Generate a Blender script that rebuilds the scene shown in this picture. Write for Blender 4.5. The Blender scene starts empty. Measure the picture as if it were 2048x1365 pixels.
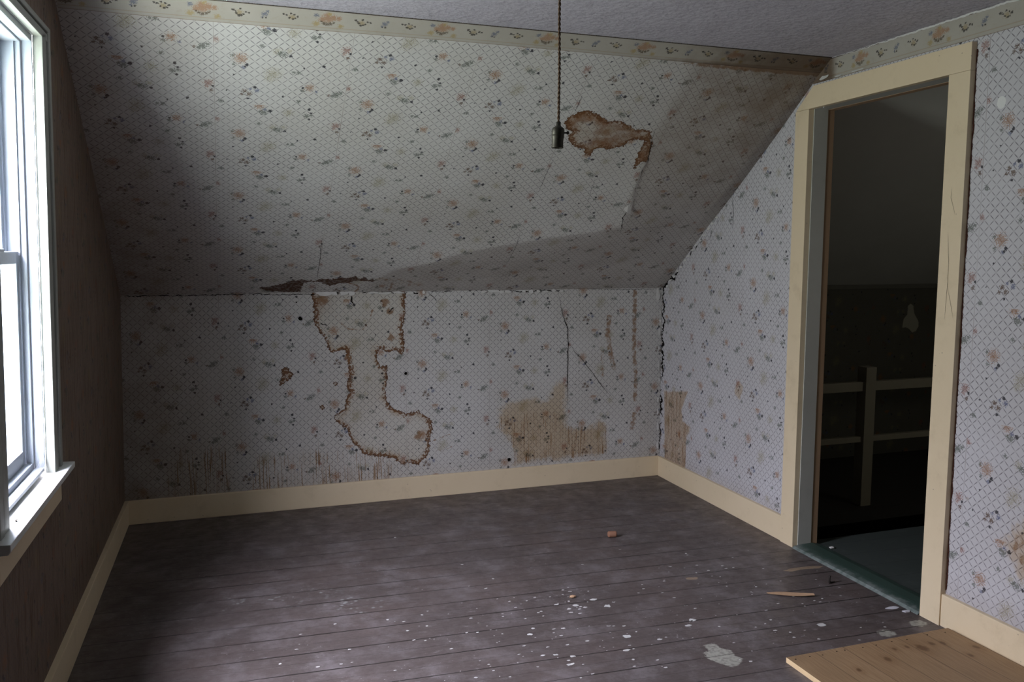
import bpy, bmesh, math, random
import numpy as np
from mathutils import Vector, Matrix, noise as mnoise

sc = bpy.context.scene
# ------------------------------------------------------------------ camera
cd = bpy.data.cameras.new('camera')
cam = bpy.data.objects.new('camera', cd)
sc.collection.objects.link(cam)
sc.camera = cam
cam_r = Vector((0.94342, -0.3316, 0.00299)); cam_u = Vector((0.03219, 0.10054, 0.99441)); cam_f = Vector((0.33005, 0.93805, -0.10552))
cam.matrix_world = Matrix(((cam_r.x, cam_u.x, -cam_f.x, 0.4282), (cam_r.y, cam_u.y, -cam_f.y, -4.7996),
                           (cam_r.z, cam_u.z, -cam_f.z, 1.4368), (0, 0, 0, 1)))
cd.sensor_width = 36.0
cd.sensor_fit = 'HORIZONTAL'
cd.lens = 1721.64 / 2048 * 36.0
cd.clip_start = 0.02

# ------------------------------------------------------------------ light
SKY = 43.0
world = bpy.data.worlds.new('overcast_sky'); sc.world = world; world.use_nodes = True
wn = world.node_tree.nodes; wl = world.node_tree.links
for n in list(wn): wn.remove(n)
w_out = wn.new('ShaderNodeOutputWorld'); w_bg = wn.new('ShaderNodeBackground'); w_tc = wn.new('ShaderNodeTexCoord')
w_sep = wn.new('ShaderNodeSeparateXYZ'); w_ramp = wn.new('ShaderNodeValToRGB'); w_mr = wn.new('ShaderNodeMapRange')
w_mr.inputs['From Min'].default_value = -1; w_mr.inputs['From Max'].default_value = 1
e = w_ramp.color_ramp.elements
e[0].position = 0.0; e[0].color = (0.58, 0.58, 0.54, 1)
e[1].position = 1.0; e[1].color = (2.3, 2.15, 2.5, 1)
for p_, c_ in ((0.40, (0.58, 0.60, 0.57, 1)), (0.52, (0.62, 0.61, 0.62, 1)), (0.62, (0.83, 0.80, 0.86, 1)), (0.74, (2.0, 1.88, 2.2, 1))):
    q_ = e.new(p_); q_.color = c_
wl.new(w_tc.outputs['Generated'], w_sep.inputs[0]); wl.new(w_sep.outputs['Z'], w_mr.inputs['Value'])
wl.new(w_mr.outputs['Result'], w_ramp.inputs['Fac']); wl.new(w_ramp.outputs['Color'], w_bg.inputs['Color'])
w_bg.inputs['Strength'].default_value = SKY
wl.new(w_bg.outputs[0], w_out.inputs['Surface'])

def portal(name, loc, rot, sx, sy):
    l = bpy.data.lights.new(name, 'AREA'); l.shape = 'RECTANGLE'; l.size = sx; l.size_y = sy
    l.cycles.is_portal = True
    o = bpy.data.objects.new(name, l); o.location = loc; o.rotation_euler = rot
    sc.collection.objects.link(o)
    return o
portal('window_portal', (-0.215, -2.115, 1.40), (0, math.radians(-90), 0), 1.42, 0.62)   # daylight comes in here

hl = bpy.data.lights.new('hall_fill_light', 'AREA'); hl.shape = 'RECTANGLE'; hl.size = .42; hl.size_y = .46; hl.energy = 2.8; hl.color = (1.0, .97, .86)
ho = bpy.data.objects.new('hall_fill_light', hl); ho.location = (4.775, -3.385, 1.30); ho.rotation_euler = (math.radians(90), 0, 0)   # added fill lamp standing for an assumed hall window
sc.collection.objects.link(ho)

sc.view_settings.view_transform = 'Standard'
sc.view_settings.look = 'None'
sc.view_settings.gamma = 1.0
sc.view_settings.use_curve_mapping = False
sc.view_settings.exposure = 0.0
sc.cycles.use_denoising = True
sc.cycles.max_bounces = 8
sc.cycles.diffuse_bounces = 5
sc.cycles.use_adaptive_sampling = True
sc.cycles.adaptive_threshold = 0.06
sc.cycles.adaptive_min_samples = 16
sc.cycles.transparent_max_bounces = 8
sc.cycles.sample_clamp_indirect = 8.0

# ------------------------------------------------------------------ room measures (metres)
W, D, H, K = 3.122, 1.544, 2.2955, 1.2        # width at the back wall, run of the sloped ceiling, ceiling and knee wall heights
RWS = -0.0251                                  # the right wall closes in slightly towards the viewer
LWS, LWZ = 0.031, 0.0204                       # the left wall opens out slightly and leans
SL = math.hypot(D, H - K)
DOOR0, DOOR1, DOORH = 1.427, 2.245, 2.0855
WIN0, WIN1, WINB, WINT = 1.83, 2.40, 0.735, 2.066
BH, BT = 0.1264, 0.02
NEAR = 5.5
def pb(x, n, z): return Vector((x, -n, z))
ts = Vector((0, -D, H - K)).normalized(); ns = Vector((1, 0, 0)).cross(ts)
if ns.y > 0: ns = -ns
def ps(x, t, n=0): return Vector((x, 0, K)) + ts * t + ns * n
def pr(s, n, z): return Vector((W + RWS * s - n, -s, z))
def pl(s, n, z): return Vector((n - LWS * s + LWZ * (z - 1.2), -s, z))

# measured outlines: metres on each surface
B_MAIN = [(0.953,1.183),(0.962,1.146),(0.961,1.098),(0.964,1.03),(0.987,0.991),(1.019,0.951),(1.033,0.902),(1.051,0.862),(1.09,0.87),(1.134,0.874),(1.138,0.829),(1.147,0.779),(1.151,0.729),(1.135,0.671),(1.149,0.64),(1.129,0.601),(1.123,0.547),(1.084,0.524),(1.054,0.511),(1.083,0.464),(1.131,0.431),(1.154,0.369),(1.169,0.342),(1.203,0.315),(1.217,0.283),(1.267,0.264),(1.338,0.253),(1.399,0.238),(1.439,0.199),(1.48,0.206),(1.543,0.19),(1.585,0.223),(1.611,0.263),(1.617,0.336),(1.633,0.397),(1.628,0.444),(1.597,0.477),(1.545,0.511),(1.483,0.5),(1.412,0.529),(1.377,0.557),(1.362,0.598),(1.358,0.649),(1.374,0.699),(1.369,0.75),(1.38,0.784),(1.334,0.781),(1.31,0.822),(1.316,0.867),(1.336,0.871),(1.366,0.855),(1.416,0.863),(1.456,0.832),(1.472,0.876),(1.467,0.937),(1.463,0.997),(1.474,1.057),(1.48,1.187),(1.48,1.35),(0.953,1.35)]
B_SMALL = [(0.78,0.785),(0.818,0.803),(0.836,0.773),(0.861,0.753),(0.84,0.734),(0.802,0.707),(0.773,0.689),(0.776,0.727),(0.789,0.756)]
B_ARC1 = [(1.065,1.096),(1.093,1.046),(1.15,0.996),(1.228,0.986),(1.268,1.032),(1.289,1.101)]
B_ARC2 = [(1.638,0.329),(1.68,0.342),(1.734,0.359)]
B_ARC3 = [(1.643,0.282),(1.69,0.257),(1.744,0.285)]
B_DOTS = [(1.075,0.691),(1.0,0.562)]
B_WASH = [(2.023,0.499),(2.097,0.535),(2.204,0.55),(2.346,0.552),(2.379,0.623),(2.423,0.657),(2.478,0.649),(2.484,0.367),(2.538,0.358),(2.652,0.356),(2.674,0.418),(2.744,0.35),(2.759,0.166),(2.655,0.152),(2.131,0.141),(2.119,0.267),(2.023,0.376)]
B_ST1 = [(2.751,1.025),(2.741,0.931),(2.76,0.815),(2.785,0.709)]
B_ST2 = [(2.708,0.817),(2.71,0.66)]
B_ST3 = [(2.927,1.179),(2.925,0.809),(2.938,0.638),(2.939,0.499)]
B_ST4 = [(2.937,0.402),(2.921,0.316)]
B_CR = [[(2.409,1.198),(2.417,1.137),(2.434,1.052),(2.467,0.969),(2.475,0.862),(2.473,0.709),(2.476,0.461)],[(2.488,0.868),(2.525,0.811),(2.559,0.782),(2.6,0.728),(2.627,0.702),(2.714,0.589),(2.794,0.506)],[(1.173,1.18),(1.168,1.152),(1.18,1.133)],[(1.599,1.194),(1.642,1.164),(1.663,1.127)],[(0.998,1.037),(1.038,1.016)],[(1.41,1.111),(1.39,1.092),(1.375,1.081)]]
B_HOLE = [(2.097,0.181),(1.472,0.732),(0.891,1.061),(0.872,1.149)]
B_BLOT = [(1.014,1.16),(1.359,1.139),(1.392,0.939),(1.549,0.361),(1.147,0.829),(1.388,1.089)]
S_BAND = [(0.67,0.062),(0.737,0.073),(0.8,0.097),(0.843,0.127),(0.897,0.138),(0.953,0.125),(1.006,0.148),(1.044,0.141),(1.089,0.161),(1.135,0.16),(1.17,0.185),(1.199,0.146),(1.218,0.176),(1.247,0.141),(1.263,0.162),(1.288,0.141),(1.283,0.12),(1.254,0.128),(1.225,0.125),(1.201,0.128),(1.177,0.129),(1.151,0.105),(1.086,0.092),(1.051,0.068),(1.026,0.083),(0.991,0.108),(0.954,0.112),(0.909,0.104),(0.902,0.07),(0.897,0.009),(0.804,0.011),(0.712,0.022)]
S_HOOK = [(1.142,0.105),(1.172,0.091),(1.206,0.062),(1.204,0.028),(1.191,0.01)]
S_SMUDGE = [(1.307,0.158),(1.378,0.14),(1.469,0.121),(1.559,0.065)]
S_SMUDGE2 = [(1.383,0.104),(1.385,0.06),(1.382,0.015)]
S_MAIN = [(1.959,1.4),(1.972,1.433),(2.007,1.467),(2.049,1.485),(2.105,1.464),(2.169,1.426),(2.225,1.433),(2.276,1.413),(2.331,1.384),(2.37,1.392),(2.411,1.379),(2.435,1.335),(2.418,1.306),(2.368,1.319),(2.328,1.311),(2.319,1.271),(2.281,1.257),(2.246,1.237),(2.191,1.245),(2.174,1.233),(2.17,1.186),(2.139,1.19),(2.12,1.229),(2.064,1.243),(2.028,1.275),(2.008,1.318),(2.021,1.34),(1.981,1.359)]
S_TAIL = [(2.416,1.328),(2.449,1.313),(2.462,1.256),(2.477,1.173),(2.448,1.178),(2.434,1.147),(2.429,1.097),(2.411,1.158),(2.398,1.229),(2.399,1.299)]
S_TEAR = [(2.426,1.402),(2.435,1.335),(2.472,1.185),(2.467,1.124),(2.482,1.049),(2.481,0.998),(2.507,0.933),(2.51,0.886),(2.519,0.831)]
S_FLAP = [(2.466,0.86),(2.51,0.904),(2.521,0.827)]
S_TEAR2 = [(2.51,0.836),(2.503,0.776),(2.536,0.69),(2.546,0.637)]
S_SAG = [(2.43,1.415),(2.439,1.243),(2.476,1.021),(2.502,0.84),(2.536,0.69),(2.38,0.633),(2.163,0.585),(1.901,0.509),(1.648,0.407),(1.528,0.323),(1.374,0.267),(1.26,0.113)]
S_DIRTLINE = [(2.204,1.768),(2.475,1.763),(2.728,1.766),(2.983,1.784),(3.138,1.799)]
S_CR = [[(1.988,1.569),(1.988,1.472)],[(0.967,0.531),(0.97,0.359),(0.974,0.127)],[(1.996,1.181),(1.988,1.073),(1.991,0.902)],[(1.978,0.634),(1.987,0.408),(1.986,0.288)],[(2.249,1.049),(2.287,0.804)],[(2.545,0.668),(2.865,0.675)]]
R_DRIP = [(0.05,0.551),(0.344,0.593),(0.311,0.543),(0.278,0.474),(0.291,0.404),(0.38,0.386),(0.373,0.349),(0.339,0.324),(0.332,0.106),(0.07,0.116),(0.059,0.36)]
R_BLOB = [(0.885,0.74),(0.925,0.71),(0.9,0.639),(0.85,0.658),(0.847,0.712)]
R_RUST = [(2.664,0.481),(2.634,0.444),(2.605,0.407),(2.635,0.382),(2.663,0.356),(2.676,0.324),(2.727,0.343),(2.715,0.497)]
R_RUST2 = [(2.406,0.556),(2.422,0.547),(2.426,0.504),(2.409,0.505)]
R_WHITE = [(2.462,1.954)]
R_CR = [[(0.767,1.729),(0.781,1.654),(0.782,1.547)],[(0.568,1.538),(0.549,1.501)],[(0.627,1.614),(0.629,1.578)],[(1.234,1.963),(1.272,1.982)]]
C_CRACK = [(3.171,1.283),(3.133,1.218),(3.118,1.182)]
R_CRK = [(0.324,1.344),(0.238,1.307),(0.13,1.287),(0.075,1.267),(0.014,1.215),(-0.003,1.172)]
F_LINES = [[(1.39,-2.209),(2.331,-2.255),(2.676,-2.277)],[(1.449,-2.063),(1.971,-2.097),(2.358,-2.117),(2.803,-2.13)],[(1.493,-1.928),(2.056,-1.957),(2.609,-1.975)],[(1.699,-1.785),(2.04,-1.806),(2.535,-1.819)],[(1.601,-1.634),(2.015,-1.651)],[(1.652,-1.498),(2.187,-1.509),(2.672,-1.534),(3.052,-1.554)],[(0.405,-1.851),(1.139,-1.899),(1.496,-1.92)],[(1.333,-1.021),(1.823,-1.033)]]
F_PATCH = [(2.092,-2.194),(2.139,-2.193),(2.138,-2.227),(2.163,-2.26),(2.151,-2.297),(2.165,-2.326),(2.132,-2.361),(2.092,-2.367),(2.07,-2.332),(2.048,-2.278),(2.062,-2.242),(2.089,-2.239)]
F_BARE = [(2.824,-1.671),(2.875,-1.656),(2.956,-1.658),(3.047,-1.675),(3.009,-1.695),(2.911,-1.681),(2.863,-1.69)]
F_BARE2 = [(2.372,-1.597),(2.423,-1.609),(2.408,-1.634),(2.36,-1.618)]
F_SPLINT = [(2.604,-1.865),(2.661,-1.873),(2.744,-1.896),(2.769,-1.955),(2.707,-1.944),(2.661,-1.906)]
F_SPOTS = [(1.885,-1.684),(1.911,-1.762),(1.721,-1.681),(1.792,-1.716),(1.819,-1.745),(1.811,-1.637),(1.752,-1.738),(1.776,-1.792),(1.746,-1.771),(2.167,-1.99),(2.127,-2.028),(2.615,-2.192),(1.524,-1.903),(1.66,-1.895),(1.859,-2.036),(1.806,-2.137),(1.962,-2.098),(1.604,-2.116),(1.575,-2.169),(1.549,-2.085),(1.703,-2.022),(1.776,-2.254),(1.618,-2.255),(2.425,-1.495),(2.6,-1.562),(2.639,-1.562),(2.511,-1.557),(2.093,-1.684),(2.234,-1.899),(2.582,-1.966),(2.548,-1.829),(2.536,-1.853),(2.456,-2.089),(2.415,-2.174),(2.755,-2.009),(1.341,-1.822),(1.481,-1.126),(1.484,-1.696),(1.5,-1.429),(1.511,-1.55),(1.18,-1.602),(0.684,-1.742),(0.71,-1.623),(0.857,-1.906),(0.619,-1.836),(1.551,-1.858),(1.429,-2.04),(1.506,-2.075),(1.345,-2.183),(1.764,-1.669),(1.851,-1.699),(1.784,-1.594),(1.826,-1.575),(2.004,-1.305),(2.525,-1.353),(2.529,-1.333),(2.256,-1.181),(1.267,-0.659),(0.741,-1.901),(1.724,-1.601)]
F_SCUFF = [(0.825,-1.265),(0.663,-1.264),(0.908,-1.401),(0.961,-1.446),(0.505,-1.263)]
HALL = [(5.076,0.0,1.061),(5.102,0.0,1.066),(5.129,0.0,1.055),(5.136,0.0,1.003),(5.154,0.0,0.974),(5.183,0.0,0.942),(5.184,0.0,0.871),(5.154,0.0,0.869),(5.129,0.0,0.859),(5.107,0.0,0.883),(5.073,0.0,0.9),(5.054,0.0,0.89),(5.038,0.0,0.893),(5.049,0.0,0.971),(5.081,0.0,0.988)]
FLAKES = [(2.993,-2.154),(3.017,-2.198)]
NAIL = [(2.926,-1.86),(2.995,-1.786),(2.966,-1.862)]
# ------------------------------------------------------------------ helpers
col = sc.collection
def mesh_obj(name, verts, faces, mat, parent=None, smooth=False):
    me = bpy.data.meshes.new(name)
    me.from_pydata([tuple(v) for v in verts], [], faces)
    me.update()
    o = bpy.data.objects.new(name, me); col.objects.link(o)
    if mat: me.materials.append(mat)
    if smooth:
        for p in me.polygons: p.use_smooth = True
    if parent: o.parent = parent
    return o
def tag(o, label=None, cat=None, group=None, kind=None):
    if label: o['label'] = label
    if cat: o['category'] = cat
    if group: o['group'] = group
    if kind: o['kind'] = kind
    return o
def empty(name, loc=(0, 0, 0)):
    o = bpy.data.objects.new(name, None); o.empty_display_size = .05; o.location = loc; col.objects.link(o); return o
class MB:
    """collects pieces in one bmesh, through a mapping function of wall coordinates"""
    def __init__(s, f=None): s.bm = bmesh.new(); s.f = f or (lambda a, b, c: Vector((a, b, c)))
    def box(s, a0, a1, b0, b1, c0, c1, bev=0.0):
        m = bmesh.new()
        vs = [m.verts.new((a, b, c)) for a in (a0, a1) for b in (b0, b1) for c in (c0, c1)]
        for q in ((0, 1, 3, 2), (4, 6, 7, 5), (0, 4, 5, 1), (2, 3, 7, 6), (0, 2, 6, 4), (1, 5, 7, 3)): m.faces.new([vs[i] for i in q])
        if bev: bmesh.ops.bevel(m, geom=m.edges[:], offset=bev, segments=2, affect='EDGES', profile=.6)
        s.merge(m); return s
    def merge(s, m):
        mp = {}
        for v in m.verts: mp[v] = s.bm.verts.new(s.f(*v.co))
        for f in m.faces:
            try: s.bm.faces.new([mp[v] for v in f.verts])
            except ValueError: pass
        m.free()
    def prism(s, pts, c0, c1, axis=2, bev=0.0):
        """polygon pts in two coordinates, extruded along the third (axis)"""
        m = bmesh.new()
        def mk(p, c):
            l = [p[0], p[1]]; l.insert(axis, c); return m.verts.new(l)
        a = [mk(p, c0) for p in pts]; b = [mk(p, c1) for p in pts]
        m.faces.new(a); m.faces.new(b[::-1])
        for i in range(len(pts)): m.faces.new([a[i], b[i], b[(i + 1) % len(pts)], a[(i + 1) % len(pts)]])
        if bev: bmesh.ops.bevel(m, geom=m.edges[:], offset=bev, segments=2, affect='EDGES', profile=.6)
        s.merge(m); return s
    def build(s, name, mat, parent=None, smooth=False):
        bmesh.ops.recalc_face_normals(s.bm, faces=s.bm.faces[:])
        me = bpy.data.meshes.new(name); s.bm.to_mesh(me); s.bm.free()
        if mat: me.materials.append(mat)
        if smooth:
            for p in me.polygons: p.use_smooth = True
        o = bpy.data.objects.new(name, me); col.objects.link(o)
        if parent:
            o.parent = parent; o.matrix_parent_inverse = Matrix.Translation(parent.location).inverted()
        return o
def tube(path, radii, seg=10, close=True):
    """list of points and radii -> verts, faces"""
    V, F = [], []
    path = [Vector(p) for p in path]
    for i, p in enumerate(path):
        d = (path[min(i + 1, len(path) - 1)] - path[max(i - 1, 0)]).normalized()
        a = d.cross(Vector((0.3, 1, 0.2))).normalized(); b = d.cross(a)
        for k in range(seg):
            t = 2 * math.pi * k / seg
            V.append(p + (a * math.cos(t) + b * math.sin(t)) * radii[i])
    for i in range(len(path) - 1):
        for k in range(seg):
            F.append((i * seg + k, i * seg + (k + 1) % seg, (i + 1) * seg + (k + 1) % seg, (i + 1) * seg + k))
    if close:
        F.append(tuple(range(seg))[::-1]); F.append(tuple((len(path) - 1) * seg + k for k in range(seg)))
    return V, F
def join_parts(parts):
    V, F = [], []
    for v, f in parts:
        o = len(V); V += v; F += [tuple(i + o for i in q) for q in f]
    return V, F

# ------------------------------------------------------------------ fields on surfaces (numpy)
def poly_sd(P, poly):
    """signed distance of points P (N,2) to a closed polygon, negative inside"""
    A = np.array(poly); Bq = np.roll(A, -1, 0)
    d2 = np.full(len(P), 1e9); inside = np.zeros(len(P), bool)
    for a, b in zip(A, Bq):
        ab = b - a; L = ab @ ab + 1e-12
        t = np.clip(((P - a) @ ab) / L, 0, 1)
        q = P - a - t[:, None] * ab
        d2 = np.minimum(d2, (q * q).sum(1))
        c = ((a[1] > P[:, 1]) != (b[1] > P[:, 1])) & (P[:, 0] < (b[0] - a[0]) * (P[:, 1] - a[1]) / (b[1] - a[1] + 1e-12) + a[0])
        inside ^= c
    d = np.sqrt(d2)
    return np.where(inside, -d, d)
def line_d(P, pts):
    d2 = np.full(len(P), 1e9); A = np.array(pts)
    for a, b in zip(A[:-1], A[1:]):
        ab = b - a; t = np.clip(((P - a) @ ab) / (ab @ ab + 1e-12), 0, 1)
        q = P - a - t[:, None] * ab; d2 = np.minimum(d2, (q * q).sum(1))
    return np.sqrt(d2)
def sstep(a, b, x):
    t = np.clip((x - a) / (b - a), 0, 1); return t * t * (3 - 2 * t)
def set_attr(me, name, vals):
    at = me.attributes.new(name, 'FLOAT', 'POINT'); at.data.foreach_set('value', np.ascontiguousarray(vals, dtype=np.float32))
def grid(name, us, vs, fn, mat, hole=None, uvoff=(0, 0), disp=None, vmax=None, smooth=True):
    """surface over (u, v) in metres, mapped by fn(u, v, n); hole(u, v) -> True where cut out"""
    nu, nv = len(us), len(vs)
    U, V = np.meshgrid(us, vs, indexing='ij')
    if vmax is not None: V = V * vmax(U)
    U = U.ravel(); V = V.ravel()
    P = np.stack([U, V], 1)
    N = disp(P) if disp is not None else np.zeros(len(P))
    co = fn(U, V, N).astype(np.float32)
    idx = np.arange(nu * nv).reshape(nu, nv)
    q = np.stack([idx[:-1, :-1], idx[1:, :-1], idx[1:, 1:], idx[:-1, 1:]], -1).reshape(-1, 4)
    if hole is not None:
        c = P[q].mean(1); q = q[~hole(c)]
    me = bpy.data.meshes.new(name)
    me.vertices.add(len(P)); me.vertices.foreach_set('co', co.ravel())
    me.loops.add(q.size); me.loops.foreach_set('vertex_index', q.ravel().astype(np.int32))
    me.polygons.add(len(q)); me.polygons.foreach_set('loop_start', np.arange(0, q.size, 4, dtype=np.int32))
    me.update(calc_edges=True)
    if smooth: me.polygons.foreach_set('use_smooth', np.ones(len(q), bool))
    uv = me.uv_layers.new(name='UVMap')
    uv.data.foreach_set('uv', (P[q.ravel()] + np.array(uvoff)).astype(np.float32).ravel())
    me.materials.append(mat)
    o = bpy.data.objects.new(name, me); col.objects.link(o)
    return o, P
def vmap(f):
    """turn a (a,b,c)->Vector affine map into a numpy one taking (u, v, n)"""
    def g(U, V, N):
        o = np.array(f(0, 0, 0)); a = np.array(f(1, 0, 0)) - o; b = np.array(f(0, 1, 0)) - o; c = np.array(f(0, 0, 1)) - o
        return o + U[:, None] * a + V[:, None] * b + N[:, None] * c
    return g
def aff(f, order):
    """order: where u, v, n go in f's arguments"""
    return vmap(lambda u, v, n: f(*[{'u': u, 'v': v, 'n': n}[k] for k in order]))

# ------------------------------------------------------------------ materials
class NT:
    def __init__(s, name):
        s.m = bpy.data.materials.new(name); s.m.use_nodes = True; s.t = s.m.node_tree
        for n in list(s.t.nodes): s.t.nodes.remove(n)
        s.out = s.t.nodes.new('ShaderNodeOutputMaterial')
        s.b = s.t.nodes.new('ShaderNodeBsdfPrincipled'); s.t.links.new(s.b.outputs[0], s.out.inputs[0])
    def L(s, a, b): s.t.links.new(a, b)
    def put(s, inp, v):
        if isinstance(v, bpy.types.NodeSocket): s.L(v, inp)
        elif v is not None:
            if isinstance(v, (tuple, list)) and len(v) == 3 and inp.type == 'RGBA': v = (*v, 1)
            inp.default_value = v
    def n(s, t, **k):
        x = s.t.nodes.new('ShaderNode' + t)
        for a, b in k.items(): setattr(x, a, b)
        return x
    def math(s, op, a, b=None, c=None, clamp=False):
        x = s.n('Math', operation=op, use_clamp=clamp)
        s.put(x.inputs[0], a); s.put(x.inputs[1], b); s.put(x.inputs[2], c); return x.outputs[0]
    def vec(s, op, a, b=None):
        x = s.n('VectorMath', operation=op); s.put(x.inputs[0], a); s.put(x.inputs[1], b)
        if op == 'SCALE': x.inputs['Scale'].default_value = .05
        return x.outputs['Value'] if op in ('LENGTH', 'DISTANCE', 'DOT_PRODUCT') else x.outputs[0]
    def mr(s, v, a, b, c=0.0, d=1.0, smooth=True):
        x = s.n('MapRange'); x.interpolation_type = 'SMOOTHSTEP' if smooth else 'LINEAR'
        s.put(x.inputs['Value'], v)
        for k, q in (('From Min', a), ('From Max', b), ('To Min', c), ('To Max', d)): s.put(x.inputs[k], q)
        return x.outputs[0]
    def mix(s, f, a, b, blend='MIX'):
        x = s.n('Mix', data_type='RGBA', blend_type=blend); x.clamp_factor = True
        s.put(x.inputs[0], f); s.put(x.inputs[6], a); s.put(x.inputs[7], b); return x.outputs[2]
    def noise(s, v, scale, detail=3, rough=.5, color=False, w=0):
        x = s.n('TexNoise'); s.put(x.inputs['Vector'], v); x.inputs['Scale'].default_value = scale
        x.inputs['Detail'].default_value = detail; x.inputs['Roughness'].default_value = rough
        return x.outputs['Color' if color else 'Fac']
    def voro(s, v, scale, feature='F1', out='Distance', rnd=1.0):
        x = s.n('TexVoronoi', feature=feature); s.put(x.inputs['Vector'], v); x.inputs['Scale'].default_value = scale
        x.inputs['Randomness'].default_value = rnd
        return x.outputs[out]
    def attr(s, name): x = s.n('Attribute', attribute_name=name); return x.outputs['Fac']
    def uv(s): return s.n('UVMap', uv_map='UVMap').outputs[0]
    def obj(s): return s.n('NewGeometry').outputs['Position']
    def comb(s, x, y, z=0.0):
        c = s.n('CombineXYZ'); s.put(c.inputs[0], x); s.put(c.inputs[1], y); s.put(c.inputs[2], z); return c.outputs[0]
    def sep(s, v): x = s.n('SeparateXYZ'); s.put(x.inputs[0], v); return x.outputs
    def bump(s, h, strength=.3, dist=.002):
        x = s.n('Bump'); x.inputs['Strength'].default_value = strength; x.inputs['Distance'].default_value = dist
        s.put(x.inputs['Height'], h); s.L(x.outputs[0], s.b.inputs['Normal'])
    def fin(s, color, rough=.7, spec=.3, metal=0.0):
        s.put(s.b.inputs['Base Color'], color); s.put(s.b.inputs['Roughness'], rough)
        s.put(s.b.inputs['Specular IOR Level'], spec); s.put(s.b.inputs['Metallic'], metal)
        return s.m

STRIP, REP = 0.502, 0.412
# printed sprigs of one repeat of the paper: x, y from the top left corner and radius, in units of 1/1210 of a strip
SPR = {
 'black': [(640,185,20),(1010,135,17),(1035,190,12),(1020,285,13),(795,490,16),(415,640,17),(400,665,12),(1100,600,16),(490,940,17),(430,1105,12),(930,910,14),(1330,412,13),(925,640,10),(750,1050,12),(240,1000,8),(300,780,9)],
 'green': [(580,210,28),(550,195,16),(990,235,22),(1035,225,16),(735,480,24),(705,455,16),(290,530,16),(300,640,14),(1250,985,30),(1290,960,18),(1220,1010,18),(880,705,18),(835,705,15),(930,950,16),(700,470,20),(540,385,17),(900,1110,18),(185,70,20)],
 'brown': [(440,1040,18),(400,1000,18),(375,1045,12),(1310,470,14),(1180,1000,10)],
 'orange': [(540,110,36),(360,560,42),(992,905,32)],
 'red': [(1290,370,32),(1355,345,22),(1275,415,16)],
 'blue': [(590,165,14),(385,675,14),(510,985,20),(450,965,12),(1060,960,12)],
 'olive': [(675,440,24),(650,745,44),(620,800,30),(810,1290,30),(780,430,18)],
}
SPRC = {'black': (.045, .045, .055), 'green': (.115, .135, .115), 'brown': (.13, .08, .055), 'orange': (.33, .15, .05), 'red': (.27, .095, .055), 'blue': (.10, .125, .24), 'olive': (.30, .26, .13)}
SPRF = {'black': .95, 'green': .78, 'brown': .85, 'orange': .9, 'red': .85, 'blue': .75, 'olive': .5}

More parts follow.
